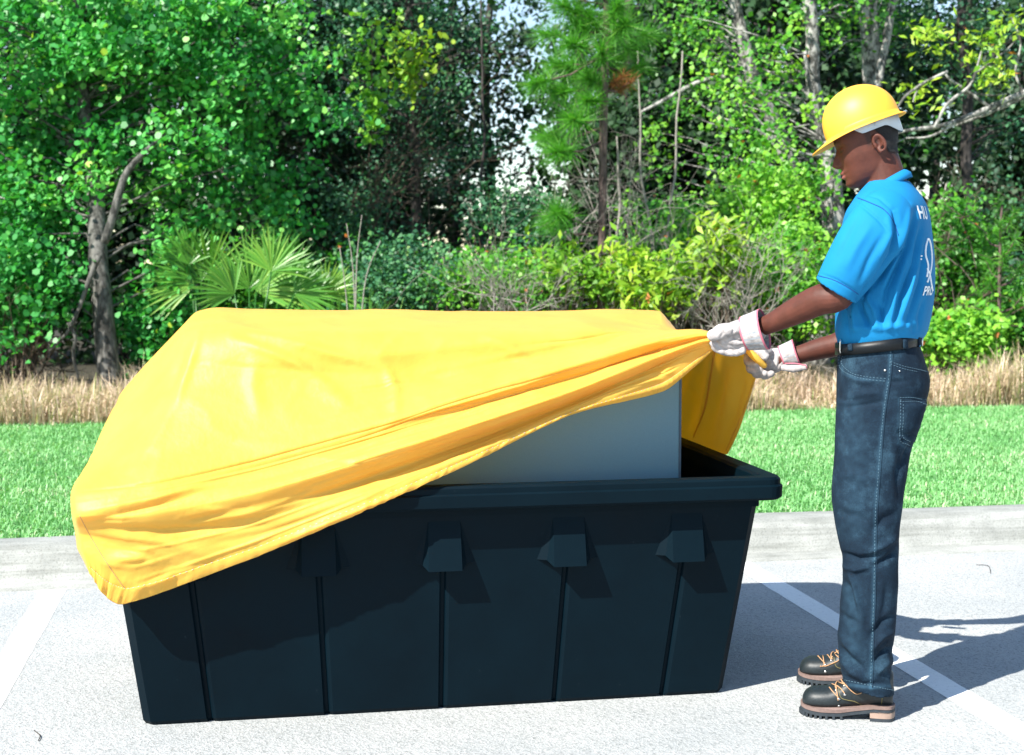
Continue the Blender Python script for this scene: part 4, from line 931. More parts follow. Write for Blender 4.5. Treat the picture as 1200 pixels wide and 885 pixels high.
finger(g, [(858, 384, -.075), (843, 386, -.070), (834, 397, -.072), (840, 406, -.085)], .016, .013)
finger(g, [(860, 392, -.070), (846, 396, -.066), (838, 406, -.072), (847, 411, -.088)], .016, .013)
finger(g, [(864, 400, -.072), (852, 404, -.070), (848, 411, -.078), (858, 413, -.095)], .0155, .013)
finger(g, [(870, 405, -.080), (862, 409, -.080), (862, 413, -.090), (870, 411, -.105)], .0145, .012)
gm = fuse(g, .003, 3); fold(gm, [([(866,378),(872,392),(868,404)],2,-.005), ([(858,396),(866,400),(876,398)],1.6,-.004), ([(852,404),(864,408),(876,404)],1.6,-.004), ([(856,376),(860,386),(857,396)],1.4,-.004), ([(845,384),(847,390),(844,396)],1.2,-.003)])
go = obj('glove', gm, M['glove'], man); obj('cuff', cuff((872, 391), (896, 385), .050, .061, -.103, -.115), None, go)
g = MB()                                             # far hand: fingers curled round the gathered edge
g.add(*limb([(922, 418, .205), (912, 421, .205), (903, 424, .205), (896, 426, .205)], [(.030, .026), (.037, .028), (.040, .028), (.034, .026)]))
finger(g, [(900, 412, .175), (895, 409, .165), (893, 413, .155), (897, 418, .150)], .015, .014)
finger(g, [(896, 416, .225), (880, 412, .215), (876, 424, .185), (886, 428, .165)], .0145, .012)
finger(g, [(897, 424, .220), (882, 424, .212), (879, 433, .185), (890, 434, .165)], .0145, .012)
finger(g, [(899, 430, .215), (888, 433, .208), (886, 439, .185), (896, 438, .168)], .014, .0115)
finger(g, [(903, 434, .205), (896, 438, .200), (896, 441, .185), (904, 438, .170)], .0135, .011)
gm = fuse(g, .003, 3); fold(gm, [([(905,414),(908,426),(904,436)],1.6,-.004), ([(912,412),(914,424),(910,434)],1.5,-.003)])
go = obj('glove', gm, M['glove'], man); obj('cuff', cuff((916, 419), (934, 413), .036, .044, .205, .205), None, go)
mb = MB(); A = [mp(918, 431, .16), mp(930, 432, .155), mp(944, 430, .15)]; v, f = tube(*capsule(A, [(.010, .008), (.013, .010), (.009, .006)], k=3), n=16, flat=(0, 1, 0)); mb.add(v, f); obj('cuff_flap', mb.mesh(), M['glove'], go)
mb = MB(); mb.tube([mp(920, 426, .150), mp(932, 426, .148), mp(944, 428, .145), mp(946, 432, .145)], .0022, 6); obj('cuff_binding', mb.mesh(), M['pink'], go)

# ------------------------------------------------------------------ the woods
TOSUN = -np.array(SUN)
def leaf_faces(C, size, kind, bias=.75, jitter=.3):
    n = len(C); nn = rng.normal(size=(n, 3)); nn /= np.linalg.norm(nn, axis=1)[:, None]; nn += TOSUN * bias + np.array([0, 0, .25]); nn /= np.linalg.norm(nn, axis=1)[:, None]
    a = rng.normal(size=(n, 3)); a -= nn * (a * nn).sum(1)[:, None]; a /= np.linalg.norm(a, axis=1)[:, None]; b = np.cross(nn, a)
    sz = size * rng.uniform(1 - jitter, 1 + jitter, n)
    if kind == 'round': P2 = [(-.5, 0), (-.3, .42), (.2, .46), (.55, 0), (.2, -.46), (-.3, -.42)]; cup = .10
    elif kind == 'lance': P2 = [(-.6, 0), (-.05, .24), (.65, 0), (-.05, -.24)]; cup = .06
    else: P2 = [(-.5, 0), (0, .38), (.5, 0), (0, -.38)]; cup = .05
    V = [C + (a * (u * sz)[:, None]) + (b * (v * sz)[:, None]) + nn * ((abs(v) * 2 - abs(u)) * cup * sz)[:, None] for u, v in P2]
    return np.stack(V, 1)
def ell_points(n, c, r, p=.55):
    d = rng.normal(size=(n, 3)); d /= np.linalg.norm(d, axis=1)[:, None]; return np.array(c) + d * (rng.random(n) ** p)[:, None] * np.array(r)
def blob(px, py, y, w, h, d=None):                   # px sizes at distance y -> centre and radii in metres
    c = at_y(px, py, y); s = y / F; return c, (w * s, (d if d else w * s), h * s)
def tree(name, label, cat, group, base, trunk, bark, blobs, leaf_mat, kind, lsize, per=55, spread=.22, dens=9.0, limbs=(), twig_mat=None, tint=(.45, .2), twigs=True, z0=.1, trunk_n=10):
    """trunk: list of (x, y, z, r); blobs: list of (centre, radii, density multiplier)"""
    T = np.array(trunk, float); t = empty(name, (T[0][0], T[0][1], z0)); o3 = np.array([T[0][0], T[0][1], z0]); tag(t, label, cat, group)
    A = crom(T, max(8, len(T) * 6)); wob = np.array([[noise.noise(Vector((p[2] * 1.1, p[0], 1))), noise.noise(Vector((p[2] * 1.1, 5, p[0]))), 0] for p in A]) * .06
    mb = MB(); mb.tube(A[:, :3] + wob - o3, list(A[:, 3]), trunk_n); obj('trunk', mb.mesh(), bark, t)
    for L in limbs:
        L = np.array(L, float); B = crom(L, max(8, len(L) * 4)); mb = MB(); mb.tube(B[:, :3] - o3, list(B[:, 3]), 7); obj('limb', mb.mesh(), bark, t)
    CC = []; LL = []; TT_ = []
    for (c, r, m) in blobs:
        vol = 4.19 * r[0] * r[1] * r[2]; k = max(3, int(vol * dens * m)); cs = ell_points(k, c, r); CC.append(cs)
        for q in cs:
            s_ = spread * rng.uniform(.6, 1.3); L = q + rng.normal(size=(per, 3)) * np.array([s_, s_, s_ * .75]) * .6; LL.append(L); TT_.append(np.full(per, rng.normal(tint[0], tint[1])) + rng.normal(0, .12, per))
    L = np.concatenate(LL); tt = ctint(np.concatenate(TT_)); V = leaf_faces(L, lsize, kind)
    obj('crown', mesh_np(V - o3, V.shape[1], tt), leaf_mat, t, smooth=False)
    if twigs:
        mb = MB(); CCs = np.concatenate(CC)
        for q in CCs[rng.permutation(len(CCs))[:160]]:
            h = q[2] - .35 * np.hypot(q[0] - T[:, 0].mean(), q[1] - T[:, 1].mean()); i = np.argmin(np.abs(A[:, 2] - h) + .2 * rng.random(len(A))); a = A[i, :3] + wob[i]
            m1 = a * .6 + q * .4 + rng.normal(size=3) * .08 + [0, 0, .06]; m2 = a * .25 + q * .75 + rng.normal(size=3) * .06
            mb.tube([a - o3, m1 - o3, m2 - o3, q - o3], [.012, .009, .006, .0025], 4, False)
        tag(obj('twigs', mb.mesh(), twig_mat or bark, t), kind='stuff')
    return t
def pth(lst, y, rs):                                  # pixel path at distance y, radius in px
    out = []
    for i, p in enumerate(lst):
        yy = y if np.isscalar(y) else y[i]; q = at_y(p[0], p[1], yy); out.append((*q, rs[i] * yy / F))
    return out
B = lambda px, py, y, w, h, m=1.0, d=None: (*blob(px, py, y, w, h, d), m)
def foot(px, y, r, py0=None): q = at_y(px, 300, y); return (q[0], q[1], .08, r)

# big round-leaved tree on the left
y = 13.8
tree('broadleaf_tree', 'big round-leaved tree on the left with a grey-brown trunk behind the lawn', 'tree', None, None,
     [foot(131, 12.95, .13), *pth([(128, 440), (121, 380), (117, 320), (113, 250), (100, 160), (96, 60), (90, -60), (100, -220)], [12.95, 12.95, 13.0, 13.2, 13.6, 13.8, 13.8, 13.8], [13.5, 12, 11, 10, 8.5, 7, 6, 5])], M['bark'],
     [B(60, 60, y, 150, 95), B(205, 50, y, 130, 90), B(320, 95, y, 85, 90, .8), B(60, 190, y, 130, 75), B(215, 175, y - .3, 100, 70, .8), B(300, 235, y + .2, 85, 60, .7), B(25, 265, y, 70, 60), B(200, 265, y - .4, 60, 45, .8),
      B(100, -90, y + .5, 220, 90, .22), B(300, -60, y + .5, 160, 80, .25), B(15, 335, y + .2, 70, 40, .6), B(185, 320, y - .6, 36, 34, .8), B(-80, 160, y + .6, 90, 220, .2)],
     M['leaf_round'], 'round', .054, per=76, spread=.21, dens=23,
     limbs=[pth([(122, 285), (132, 255), (141, 222), (150, 200), (170, 178), (194, 156)], y - 1.0, [5, 5, 4.5, 4, 3, 1.5]), pth([(116, 300), (104, 330), (94, 358), (80, 388), (58, 412)], y - 1.0, [3.5, 3, 2.5, 2, 1.2]), pth([(80, 378), (88, 395), (86, 415), (92, 445)], y - 1.0, [2, 2.2, 2, 1.5]),
            pth([(112, 240), (150, 190), (210, 150), (290, 110), (340, 60)], y, [8, 6, 5, 4, 2]), pth([(104, 190), (60, 150), (10, 110), (-60, 60)], y, [7, 5, 4, 3])], tint=(.52, .24))
# dark evergreen beside it, with hanging lime vine
y = 16.5
tree('evergreen_tree', 'dark fine-leaved evergreen between the round-leaved tree and the pine', 'tree', None, None,
     [foot(490, y, .15), *pth([(488, 330), (486, 200), (484, 80), (478, -80), (480, -200)], y, [7, 6, 6, 5, 4])], M['bark_dark'],
     [B(415, 40, y, 75, 70), B(500, 20, y, 85, 60, .8), B(470, 120, y, 95, 50, .9), B(415, 190, y, 60, 60, .6), B(510, 190, y, 80, 40, .6), B(440, 260, y - .8, 70, 60, 1.1), B(400, 330, y - 1, 60, 50), B(480, 330, y - 1, 90, 40, .6), B(550, 160, y + .6, 40, 60, .5), B(460, -80, y + .4, 160, 80, .45)],
     M['leaf_dark'], 'leaf', .050, per=80, spread=.30, dens=17, limbs=[pth([(484, 150), (440, 110), (400, 90)], y, [4, 3, 2]), pth([(485, 100), (530, 70), (580, 50)], y, [4, 3, 2])], tint=(.5, .2))
def vine(label, px, pys, y, n, mat, spread_px, size=.06, kind='round', grp=None, tint=(.75, .15), curve=0):
    q0 = at_y(px, pys[-1], y); t = empty('hanging_vine', q0); tag(t, label, 'vine', grp); L = []
    P_ = [at_y(px + curve * math.sin(i * 1.3), py, y) for i, py in enumerate(np.linspace(pys[0], pys[1], 12))]; mb = MB(); mb.tube([p - q0 for p in P_], .006, 5); obj('stem', mb.mesh(), M['twig_brown'], t)
    for i in range(n):
        k = rng.random(); p = P_[int(k * 11)]; w = spread_px * (1 - .75 * k ** 1.5) * y / F; L.append(p + rng.normal(size=3) * [w, w * .6, .08])
    V = leaf_faces(np.array(L), size, kind); obj('leaves', mesh_np(V - q0, V.shape[1], ctint(rng.normal(tint[0], tint[1], n))), mat, t, smooth=False)
vine('bright green vine hanging against the dark evergreen, upper middle left', 436, (25, 165), 14.6, 300, M['leaf_mid'], 24, .07)
vine('short lime vine on the dark evergreen right of the longer one', 480, (40, 110), 15.2, 230, M['leaf_lime'], 22, .07)
# young pine
y = 12.6
def pine(name, label, cat, group, trunk, y, tufts, rs, base_px, nneedle=260, L0=.24):
    T = pth(trunk, y, rs); t = empty(name, (T[0][0], T[0][1], .1)); o3 = np.array([T[0][0], T[0][1], .1]); tag(t, label, cat, group)
    A = crom(np.array([(T[0][0], T[0][1], .08, T[0][3] * 1.2)] + T), 40); mb = MB(); mb.tube(A[:, :3] - o3, list(A[:, 3]), 9); obj('trunk', mb.mesh(), M['bark_pine'], t)
    allv = []; alltt = []; dv = []
    for (px, py, fx, fy, dead, sc_) in tufts:
        c = at_y(px, py, y + rng.uniform(-.3, .3)); i = np.argmin(np.abs(A[:, 2] - at_y(fx, fy, y)[2])); a = A[i, :3]
        m1 = a * .5 + c * .5 + [0, 0, -.05]; mb = MB(); mb.tube([a - o3, m1 - o3, c - o3], [.013, .009, .005], 5); obj('limb', mb.mesh(), M['bark_pine'], t)
        ax_ = (c - m1) / np.linalg.norm(c - m1); n = int(nneedle * sc_); d = rng.normal(size=(n, 3)) + ax_ * .9 + [0, 0, .15]; d /= np.linalg.norm(d, axis=1)[:, None]; Ln = L0 * sc_ * rng.uniform(.7, 1.1, n)
        st_ = c + ax_ * rng.uniform(-.16, .04, n)[:, None]; s_ = np.cross(d, rng.normal(size=(n, 3))); s_ /= np.linalg.norm(s_, axis=1)[:, None]
        mid = st_ + d * (Ln * .55)[:, None]; tip = st_ + d * Ln[:, None] + np.array([0, 0, -.035]) * (Ln / L0)[:, None]
        Vn = np.stack([st_ - s_ * .0038, st_ + s_ * .0038, tip], 1) - o3
        (dv if dead else allv).append(Vn)
        if not dead: alltt.append(np.clip(rng.normal(.5, .25, n), 0, 1))
    V = np.concatenate(allv); tag(obj('needles', mesh_np(V, 3, np.concatenate(alltt)), M['needle'], t, smooth=False), kind='stuff')
    if dv: V = np.concatenate(dv); tag(obj('dead_needles', mesh_np(V, 3, rng.random(len(V))), M['needle_dead'], t, smooth=False), kind='stuff')
tf = []
for (px, py, fx, fy) in [(640, 40, 706, 40), (655, 75, 706, 60), (628, 98, 706, 70), (672, 52, 706, 50), (690, 92, 706, 90), (655, 108, 706, 90), (676, 82, 706, 80), (740, 52, 708, 60), (752, 78, 708, 80), (730, 30, 708, 40), (762, 40, 708, 40), (690, 18, 708, 30), (662, 8, 708, 20), (724, 8, 708, 20), (640, 160, 706, 150), (655, 178, 706, 160), (672, 140, 706, 130), (642, 262, 706, 270), (655, 250, 706, 262), (705, 60, 706, 80), (720, 70, 706, 85), (644, -20, 706, 0), (700, -30, 706, 0), (760, -15, 706, 0), (690, 118, 706, 110), (735, 92, 706, 100), (675, 28, 706, 40), (715, 42, 706, 60)]:
    tf.append((px, py, fx, fy, False, rng.uniform(.85, 1.25)))
tf += [(728, 90, 707, 92, True, .7), (738, 96, 707, 100, True, .6)]
pine('young_pine', 'slender young pine with long green needle tufts, one tuft brown', 'pine tree', None, [(706, 430), (705, 330), (706, 250), (707, 160), (709, 80), (711, 0), (712, -90)], y, tf, [6.5, 5.5, 5.2, 5, 4.6, 4, 2.5], 706)
pine('pine_sapling', 'small feathery pine sapling at the right edge of the woods', 'pine tree', None, [(1172, 420), (1171, 350), (1172, 300), (1174, 240)], 12.4, [(px, py, 1172, py + 20, False, .75) for px, py in [(1150, 270), (1190, 280), (1170, 235), (1155, 305), (1195, 315), (1172, 265), (1160, 330), (1188, 250), (1148, 345), (1200, 345), (1176, 300)]], [2.5, 2.2, 2, 1.2], 1172, 130, .2)
# right-hand trees
y = 14.5
tree('blotchy_tree', 'mottled pale-barked tree just behind the man, trunk forking at the top', 'tree', None, None,
     [foot(990, y, .17), *pth([(988, 430), (984, 330), (977, 240), (968, 170), (958, 110), (952, 50), (946, -10), (940, -120)], y, [17, 16, 14, 11, 9, 8.5, 8, 6])], M['bark_pale'],
     [B(925, 60, y, 60, 70, .8), B(905, 150, y - .5, 60, 50, 1.1), B(940, 215, y - .7, 60, 50, 1.1), B(880, 210, y, 55, 50, .8), B(990, 30, y + .6, 60, 60, .7), B(930, 300, y - .8, 70, 45, .9), B(860, 120, y, 60, 60, .6), B(950, -90, y + .6, 150, 80, .35), B(835, 60, y + .5, 55, 70, .7)],
     M['leaf_mid'], 'leaf', .068, per=48, spread=.24, dens=17, limbs=[pth([(968, 165), (958, 130), (948, 95), (943, 60)], y - .2, [3, 3, 2.5, 2]), pth([(925, 180), (900, 165), (905, 160), (880, 130)], y - .5, [2, 2, 1.5, 1]), pth([(980, 182), (940, 180), (900, 160), (885, 150)], y - .9, [2.2, 2, 1.6, 1])], tint=(.55, .2))
y = 15.3
tree('pale_trunk_tree', 'tree with a thick mottled white trunk rising above the hard hat', 'tree', None, None,
     [foot(1026, y, .2), *pth([(1026, 400), (1024, 250), (1022, 120), (1020, 50), (1018, 0), (1015, -120)], y, [14, 13, 12, 11.5, 11, 9])], M['bark_pale'],
     [B(1060, 20, y + .8, 60, 50, .6), B(1020, -80, y, 140, 70, .8), B(1075, 170, y + .5, 50, 40, .4), B(985, 80, y + .8, 45, 60, .5)],
     M['leaf_mid'], 'leaf', .065, per=45, spread=.26, dens=13, limbs=[pth([(1027, 110), (1034, 70), (1040, 40), (1048, -10), (1060, -70)], y - .2, [6, 5.5, 5.5, 5, 3])], tint=(.35, .15))
y = 16.5
tree('leaning_tree', 'grey tree leaning to the left, right of the pine', 'tree', None, None,
     [foot(960, y, .16), *pth([(955, 330), (930, 220), (905, 140), (882, 90), (868, 40), (858, -10), (845, -120)], y, [11, 10, 9.5, 9, 8, 7, 5])], M['bark_pale'],
     [B(800, 40, y, 60, 60, .8), B(850, 30, y + .5, 60, 60, .7), B(790, 130, y + .4, 45, 50, .6), B(800, 220, y, 50, 50, .6), B(860, -80, y + .4, 150, 70, .4), B(770, 190, y + .6, 30, 50, .4)],
     M['leaf_mid'], 'leaf', .065, per=48, spread=.28, dens=12, limbs=[pth([(895, 118), (860, 92), (820, 96), (770, 122), (750, 132)], y - 1.5, [3.2, 3, 3, 2.4, 1.5])], tint=(.40, .18))
y = 15.5
tree('evergreen_tree', 'dark evergreen filling the upper right corner behind the bare branches', 'tree', None, None,
     [foot(1140, y, .14), *pth([(1140, 330), (1136, 200), (1130, 60), (1128, -80)], y, [7, 7, 6, 5])], M['bark_dark'],
     [B(1130, 40, y, 90, 70), B(1180, 140, y + .4, 60, 60, .8), B(1110, 110, y + .3, 60, 35, .6), B(1185, 230, y, 50, 50, .8), B(1130, 300, y - .8, 60, 40, .6), B(1220, 330, y - 1, 60, 60, 1), B(1160, -70, y, 140, 70)],
     M['leaf_dark'], 'leaf', .055, per=65, spread=.30, dens=13, tint=(.5, .2))
# tree at the right edge whose bare branches reach into the picture
y = 12.0
lim = [pth([(1290, 60), (1240, 92), (1200, 109), (1160, 126), (1110, 146), (1070, 152), (1052, 156)], y, [6, 5, 4.2, 3.8, 3.2, 2.4, 1.6]), pth([(1240, 100), (1200, 114), (1165, 130), (1120, 147)], y + .1, [3.5, 3, 2.6, 1.8]),
       pth([(1160, 126), (1135, 108), (1112, 92), (1108, 84)], y, [2.4, 2, 1.8, 1.2]), pth([(1095, 150), (1110, 122), (1135, 102), (1143, 86), (1150, 60)], y - .1, [2.2, 2.2, 2, 1.8, 1]), pth([(1110, 84), (1082, 98), (1062, 112), (1052, 126)], y - .1, [2, 2.2, 1.8, 1]),
       pth([(1143, 86), (1160, 74), (1178, 60), (1190, 48)], y, [1.6, 1.5, 1.3, .8]), pth([(1143, 110), (1165, 112), (1180, 110)], y, [1.4, 1.2, .8]), pth([(1200, 110), (1190, 85), (1196, 50), (1185, 20)], y, [1.8, 1.5, 1.2, .8]), pth([(1080, 98), (1072, 112), (1070, 120)], y - .1, [1.2, 1, .6]), pth([(1120, 145), (1090, 160), (1062, 162)], y, [1.8, 1.6, 1])]
tree('bare_branched_tree', 'tree at the right edge reaching lichen-white bare branches toward the hard hat', 'tree', None, None,
     [foot(1320, y, .15), *pth([(1315, 300), (1300, 120), (1290, 0), (1285, -100)], y, [16, 13, 11, 8])], M['bark_pale'],
     [B(1105, 45, y, 26, 16, 1.2, .25), B(1085, 38, y, 14, 10, 1, .2), B(1150, 75, y, 22, 18, 1, .25), B(1190, 20, y, 24, 26, 1, .3), B(1172, 90, y, 22, 14, .9, .25), B(1080, 118, y, 14, 10, .7, .2), B(1160, 50, y, 16, 12, .6, .2), B(1290, -20, y, 70, 60, .6)],
     M['leaf_lime'], 'lance', .075, per=20, spread=.16, dens=40, limbs=lim, tint=(.72, .22), twigs=False)

# trees deeper in the woods
far = [(-60, 19, 1), (40, 18.5, 1), (150, 19.5, 1), (250, 18.5, 1), (345, 20, 1.2), (420, 21, 1.3), (490, 22, .8), (590, 25, .4), (535, 24, .5), (680, 22.5, .7), (740, 20.5, 1.2), (815, 21.5, 1.2), (890, 19.5, 1.3), (975, 20.5, 1.3), (1050, 21.5, 1.1), (1120, 23, .5), (1190, 20, 1.2), (1270, 19.5, 1),
       (100, 24, .8), (280, 25, .9), (385, 26, 1), (455, 25, 1), (780, 26, 1), (850, 25, 1.1), (930, 26, 1.1), (1010, 25, 1), (1160, 27, .8), (720, 27, .8), (1090, 28, .3)]
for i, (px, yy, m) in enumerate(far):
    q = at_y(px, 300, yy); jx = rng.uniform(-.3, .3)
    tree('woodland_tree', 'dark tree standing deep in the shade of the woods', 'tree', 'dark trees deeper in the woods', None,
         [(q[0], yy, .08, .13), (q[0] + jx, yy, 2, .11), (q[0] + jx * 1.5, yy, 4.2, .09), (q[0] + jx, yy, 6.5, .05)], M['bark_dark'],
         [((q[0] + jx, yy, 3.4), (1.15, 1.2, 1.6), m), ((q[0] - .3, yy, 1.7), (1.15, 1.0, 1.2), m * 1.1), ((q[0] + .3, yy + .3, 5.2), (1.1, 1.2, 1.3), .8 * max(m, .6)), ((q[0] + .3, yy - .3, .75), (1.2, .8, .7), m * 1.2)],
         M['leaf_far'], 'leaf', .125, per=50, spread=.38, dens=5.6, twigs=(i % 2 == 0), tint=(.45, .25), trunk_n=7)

# shrubs along the edge
def shrub(label, px, py, y, w, h, mat, kind, size, n, group=None, tint=(.55, .2), per=30, name='shrub'):
    c, r = blob(px, py, y, w, h); t = empty(name, (c[0], y, .1)); o3 = np.array([c[0], y, .1]); tag(t, label, 'shrub', group); r = (r[0], min(r[1], .6), r[2])
    cs = ell_points(n, c, r, .45); cs = c + (cs - c) * (1 + .75 * rng.random((n, 1)) ** 4 + .12 * rng.normal(size=(n, 1))); cs[:, 2] = np.maximum(cs[:, 2], .2); mb = MB()
    for q in cs[:60]:
        b0 = np.array([c[0] + rng.normal(0, .08), y + rng.normal(0, .08), .1]); m1 = b0 * .5 + q * .5 + rng.normal(size=3) * .06; mb.tube([b0 - o3, m1 - o3, q - o3], [.009, .006, .002], 4, False)
    tag(obj('stems', mb.mesh(), M['twig_brown'], t), kind='stuff')
    L = np.repeat(cs, per, 0) + rng.normal(size=(n * per, 3)) * .085; V = leaf_faces(L, size, kind); tt = ctint(np.repeat(rng.normal(tint[0], tint[1], n), per) + rng.normal(0, .1, n * per))
    obj('leaves', mesh_np(V - o3, V.shape[1], tt), mat, t, smooth=False)
shrub('yellow-green leafy shrub right of the pine trunk above the cover', 760, 330, 12.3, 62, 36, M['leaf_lime'], 'lance', .085, 110, tint=(.62, .22), per=14)
shrub('bright lime sapling left of the man in front of grey brush', 843, 300, 12.2, 28, 38, M['leaf_lime'], 'lance', .085, 70, tint=(.68, .2), per=14)
shrub('lime leafy shrub just left of the pine trunk', 668, 325, 12.5, 50, 30, M['leaf_lime'], 'lance', .075, 80, tint=(.45, .22), per=14)
shrub('low mid green bush above the middle of the cover', 575, 330, 12.8, 70, 28, M['leaf_mid'], 'leaf', .05, 110, tint=(.5, .2))
shrub('fine blue-green bush behind the cover left of centre', 470, 330, 13.2, 70, 42, M['leaf_dark'], 'leaf', .045, 200, tint=(.7, .2))
shrub('mid green bush between the lime sapling and the man', 915, 335, 12.7, 60, 60, M['leaf_mid'], 'leaf', .055, 260, tint=(.6, .2))
shrub('bush of small bright leaves right behind the man at belt height', 1125, 395, 12.3, 52, 32, M['leaf_mid'], 'leaf', .065, 170, tint=(.75, .15), per=18)
shrub('tall mid green bush behind the man on the right', 1110, 300, 13.2, 50, 60, M['leaf_mid'], 'leaf', .055, 200, tint=(.35, .2))
shrub('dark green bush at the right edge of the photo', 1190, 380, 12.9, 50, 52, M['leaf_mid'], 'leaf', .05, 220, tint=(.3, .18))
shrub('low bush under the round-leaved tree, left of the cover', 190, 385, 13.3, 38, 45, M['leaf_round'], 'round', .05, 130, tint=(.35, .2), per=20)
shrub('bush of round leaves at the far left edge', 15, 330, 13.2, 70, 55, M['leaf_round'], 'round', .055, 200, tint=(.4, .2), per=20)
shrub('shaded bush behind the palmetto leaves', 330, 340, 13.8, 90, 45, M['leaf_mid'], 'leaf', .055, 220, tint=(.25, .15))
shrub('pale mid green bush behind the lime shrub near the top of the cover', 800, 300, 13.6, 70, 60, M['leaf_mid'], 'leaf', .055, 200, tint=(.5, .2))
shrub('dull green bush between the pine and the evergreen', 600, 260, 14.6, 50, 40, M['leaf_dark'], 'leaf', .05, 110, tint=(.6, .2))
shrub('bright vine-covered bush beside the mottled trunk', 900, 250, 13.4, 48, 60, M['leaf_mid'], 'leaf', .06, 200, tint=(.78, .12), per=20)

# dead brush: bare grey branching twigs
def brush(label, px, py, y, w, h, n, mat=None, group='bare grey brush along the woods'):
    c, r = blob(px, py, y, w, h); t = empty('dead_brush', (c[0], y, .1)); o3 = np.array([c[0], y, .1]); tag(t, label, 'brush', group); mb = MB()
    def grow(p, d, L, rad, k):
        pts = [p]; 
        for _ in range(3): d = d + rng.normal(size=3) * .28; d = d / np.linalg.norm(d); pts.append(pts[-1] + d * L / 3)
        mb.tube([q - o3 for q in pts], [rad, rad * .85, rad * .7, rad * .5], 3, False)
        if k > 0:
            for _ in range(rng.integers(2, 4)): j = rng.integers(1, 4); grow(pts[j], d + rng.normal(size=3) * .6, L * .66, rad * .6, k - 1)
    for _ in range(n):
        b0 = np.array([c[0] + rng.normal(0, r[0] * .5), y + rng.normal(0, .2), .15 + max(0, c[2] - r[2] * 1.1) * rng.random()]); tgt = c + rng.normal(size=3) * np.array([r[0], .2, r[2]]) * .6
        d = tgt - b0; L = np.linalg.norm(d); grow(b0, d / L, L * .8, .007, 3)
    obj('twigs', mb.mesh(), mat or M['twig'], t); t.children[0]['kind'] = 'stuff'
brush('tangle of bare grey twigs left of the lime sapling', 800, 330, 12.1, 45, 45, 16, group=None)
brush('spray of bare grey twigs between the lime sapling and the man', 872, 295, 12.0, 36, 30, 16, group=None)
brush('bare grey brush just above the gloves', 860, 375, 11.8, 50, 20, 18, group=None)
brush('bare brown twigs behind the shoulder of the blue shirt', 1120, 235, 12.6, 45, 24, 14, M['twig_brown'], None)
brush('grey twigs tangled around the pine trunk', 720, 210, 13.4, 60, 60, 16, M['twig'], None)
brush('brown bare branches under the lime vine', 440, 140, 15.6, 60, 60, 18, M['twig_brown'], None)
brush('pale dead twigs lying left of the pine', 620, 335, 12.2, 40, 18, 10, group=None)
brush('grey twigs poking above the cover left of the lime shrub', 560, 318, 12.1, 50, 24, 10, group=None)
brush('upright bare twigs just right of the pine trunk', 745, 260, 12.9, 40, 50, 12, group=None)
brush('bare twigs at the foot of the big tree on the left', 50, 400, 13.0, 40, 24, 12, M['twig_brown'], None)

# thin bare saplings standing right of the pine
for k_, (pts, lab) in enumerate([([(770, 400), (765, 300), (752, 200), (748, 60)], 'thin pale bare sapling right of the pine trunk'), ([(724, 400), (722, 300), (726, 240), (723, 160)], 'very thin sapling touching the right side of the pine'), ([(784, 400), (782, 290), (790, 200), (800, 60)], 'thin forked sapling farther right of the pine'), ([(1104, 400), (1106, 330), (1100, 280), (1108, 215)], 'thin sapling right of the blue shirt'), ([(566, 360), (565, 250), (566, 120), (563, 0)], 'thin dark sapling against the bright gap in the trees')]):
    T = pth(pts, 13.5 if k_ != 4 else 15.5, [2.2, 2, 1.6, 1]); t = empty('sapling', (T[0][0], T[0][1], .1)); o3 = np.array([T[0][0], T[0][1], .1]); tag(t, lab, 'sapling'); A = crom(np.array([(T[0][0], T[0][1], .08, .02)] + T), 24)
    A[:, 0] += [.04 * noise.noise(Vector((z * 2, k_, 0))) for z in A[:, 2]]; mb = MB(); mb.tube(A[:, :3] - o3, list(A[:, 3]), 5); obj('stem', mb.mesh(), M['twig'] if k_ != 4 else M['bark_dark'], t)

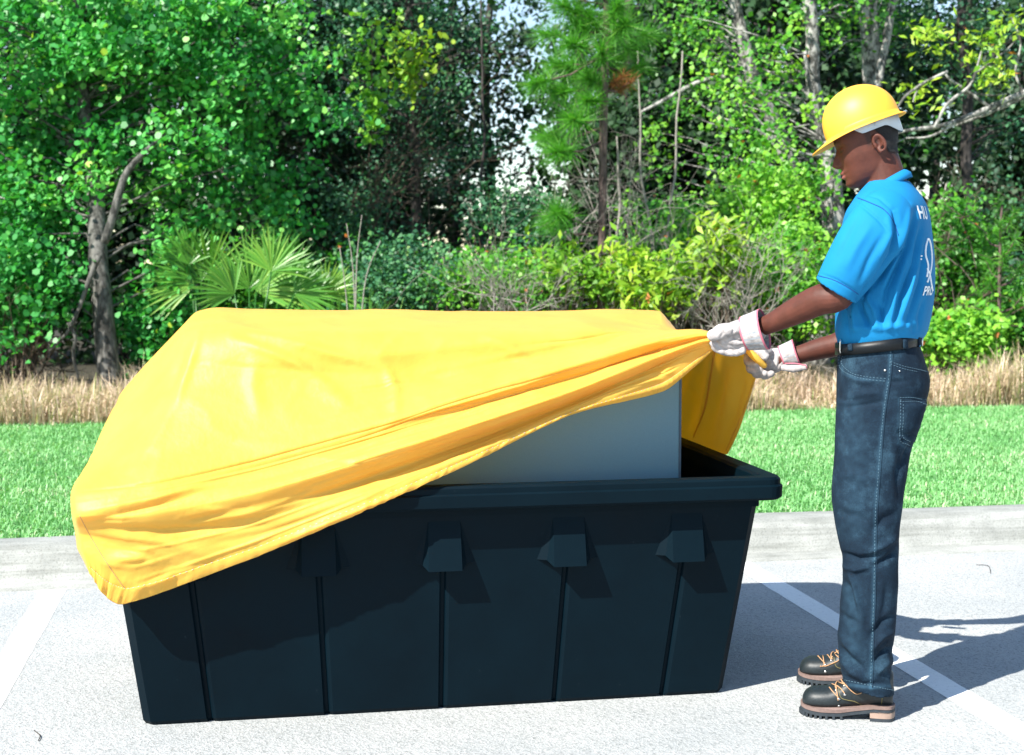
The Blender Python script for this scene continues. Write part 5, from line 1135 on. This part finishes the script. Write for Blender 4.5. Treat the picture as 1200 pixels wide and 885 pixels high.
# palmettos
def palmetto(label, px, py, y, fronds, sc_=1.0):
    b0 = at_y(px, py, y); t = empty('palmetto', (b0[0], y, .1)); o3 = np.array([b0[0], y, .1]); tag(t, label, 'palmetto')
    for (fx, fy, az, spread_, L) in fronds:
        c = at_y(fx, fy, y + rng.uniform(-.2, .2)); mb = MB(); mb.tube([(0, 0, 0), (c - o3) * .5 + [0, 0, .05], c - o3], [.011, .009, .007], 5); obj('stalk', mb.mesh(), M['palm'], t)
        d0 = np.array([math.cos(R(az)), -.25 + rng.uniform(-.3, .3), math.sin(R(az))]); nrm = np.array([.15 * rng.normal(), -1, .35]); V = []
        side = np.cross(nrm, d0); n = 24
        for k_ in range(n):
            a = R(spread_) * (k_ / (n - 1) - .5); d = d0 * math.cos(a) + side * math.sin(a) + rng.normal(size=3) * .04; d /= np.linalg.norm(d); l_ = L * .88 * sc_ * (.75 + .25 * math.cos(a)) * rng.uniform(.9, 1.08); w = np.cross(d, nrm); w = w / np.linalg.norm(w) * .014 * sc_; fold_ = np.array([0, -.006, 0])
            dr = np.array([0, 0, -.10 * l_]); m1 = c + d * l_ * .5; tip = c + d * l_ + dr
            V.append([c, m1 - w + fold_, tip, m1]); V.append([c, m1, tip, m1 + w + fold_])
        obj('frond', mesh_np(np.array(V) - o3, 4, np.clip(rng.normal(.6, .12) + rng.normal(0, .12, len(V)), 0, 1)), M['palm'], t, smooth=False)
palmetto('palmetto with bright fan leaves above the left end of the cover', 292, 380, 12.5, [(292, 338, 85, 190, .68), (300, 342, 40, 120, .66), (275, 345, 140, 130, .5), (330, 330, 60, 150, .55), (318, 318, 75, 160, .5), (345, 345, 20, 140, .45)])
palmetto('palmetto half in shade, left of the brighter one', 236, 380, 12.9, [(236, 330, 120, 170, .62), (228, 335, 165, 120, .55), (245, 322, 80, 150, .6), (222, 310, 100, 150, .45)])
palmetto('small palmetto right of the brighter one', 385, 385, 12.8, [(380, 345, 70, 170, .42), (392, 350, 30, 150, .40), (366, 350, 120, 150, .4)])
# tall weed stems
t = empty('tall_weed', (*at_y(418, 300, 12.2)[:2], .1)); o3 = np.array(t.location); tag(t, 'tall grassy weed with thin pale stems above the cover', 'weed')
for pts in ([(418, 430), (414, 320), (406, 262)], [(416, 430), (418, 310), (424, 252)], [(420, 430), (428, 330), (446, 282)], [(412, 430), (405, 340), (398, 290)]):
    P_ = crom(np.array([at_y(x_, y_, 12.2) for x_, y_ in pts]), 10); mb = MB(); mb.tube(P_ - o3, list(np.linspace(.008, .003, 10)), 5); obj('stem', mb.mesh(), M['twig'], t)
V, x, y = blades(260, o3[0] - .22, o3[0] + .3, 12.1, 12.4, .1, (.5, 1.15), .016, .6)
tag(obj('blade', mesh_np(V - o3, 4, np.tile(rng.random(len(x)) * .5 + .3, 2)), M['palm'], t, smooth=False), kind='stuff')

# two tiny twigs on the asphalt
for (a, b, c, lab) in [((40, 856), (47, 862), (45, 868), 'tiny curled dark twig on the pale asphalt, bottom left'), ((1144, 662), (1158, 663), (1161, 672), 'tiny curled dark twig on the pale asphalt near the kerb')]:
    P_ = crom(np.array([at_z(*a, .003), at_z(*b, .004), at_z(*c, .003)]), 8); o = empty('twig', P_[0]); mb = MB(); mb.tube(P_ - P_[0], .0015, 5); bpy.data.objects.remove(o)
    o = obj('fallen_twig', mb.mesh(), M['bark_dark']); o.location = P_[0]; tag(o, lab, 'twig')
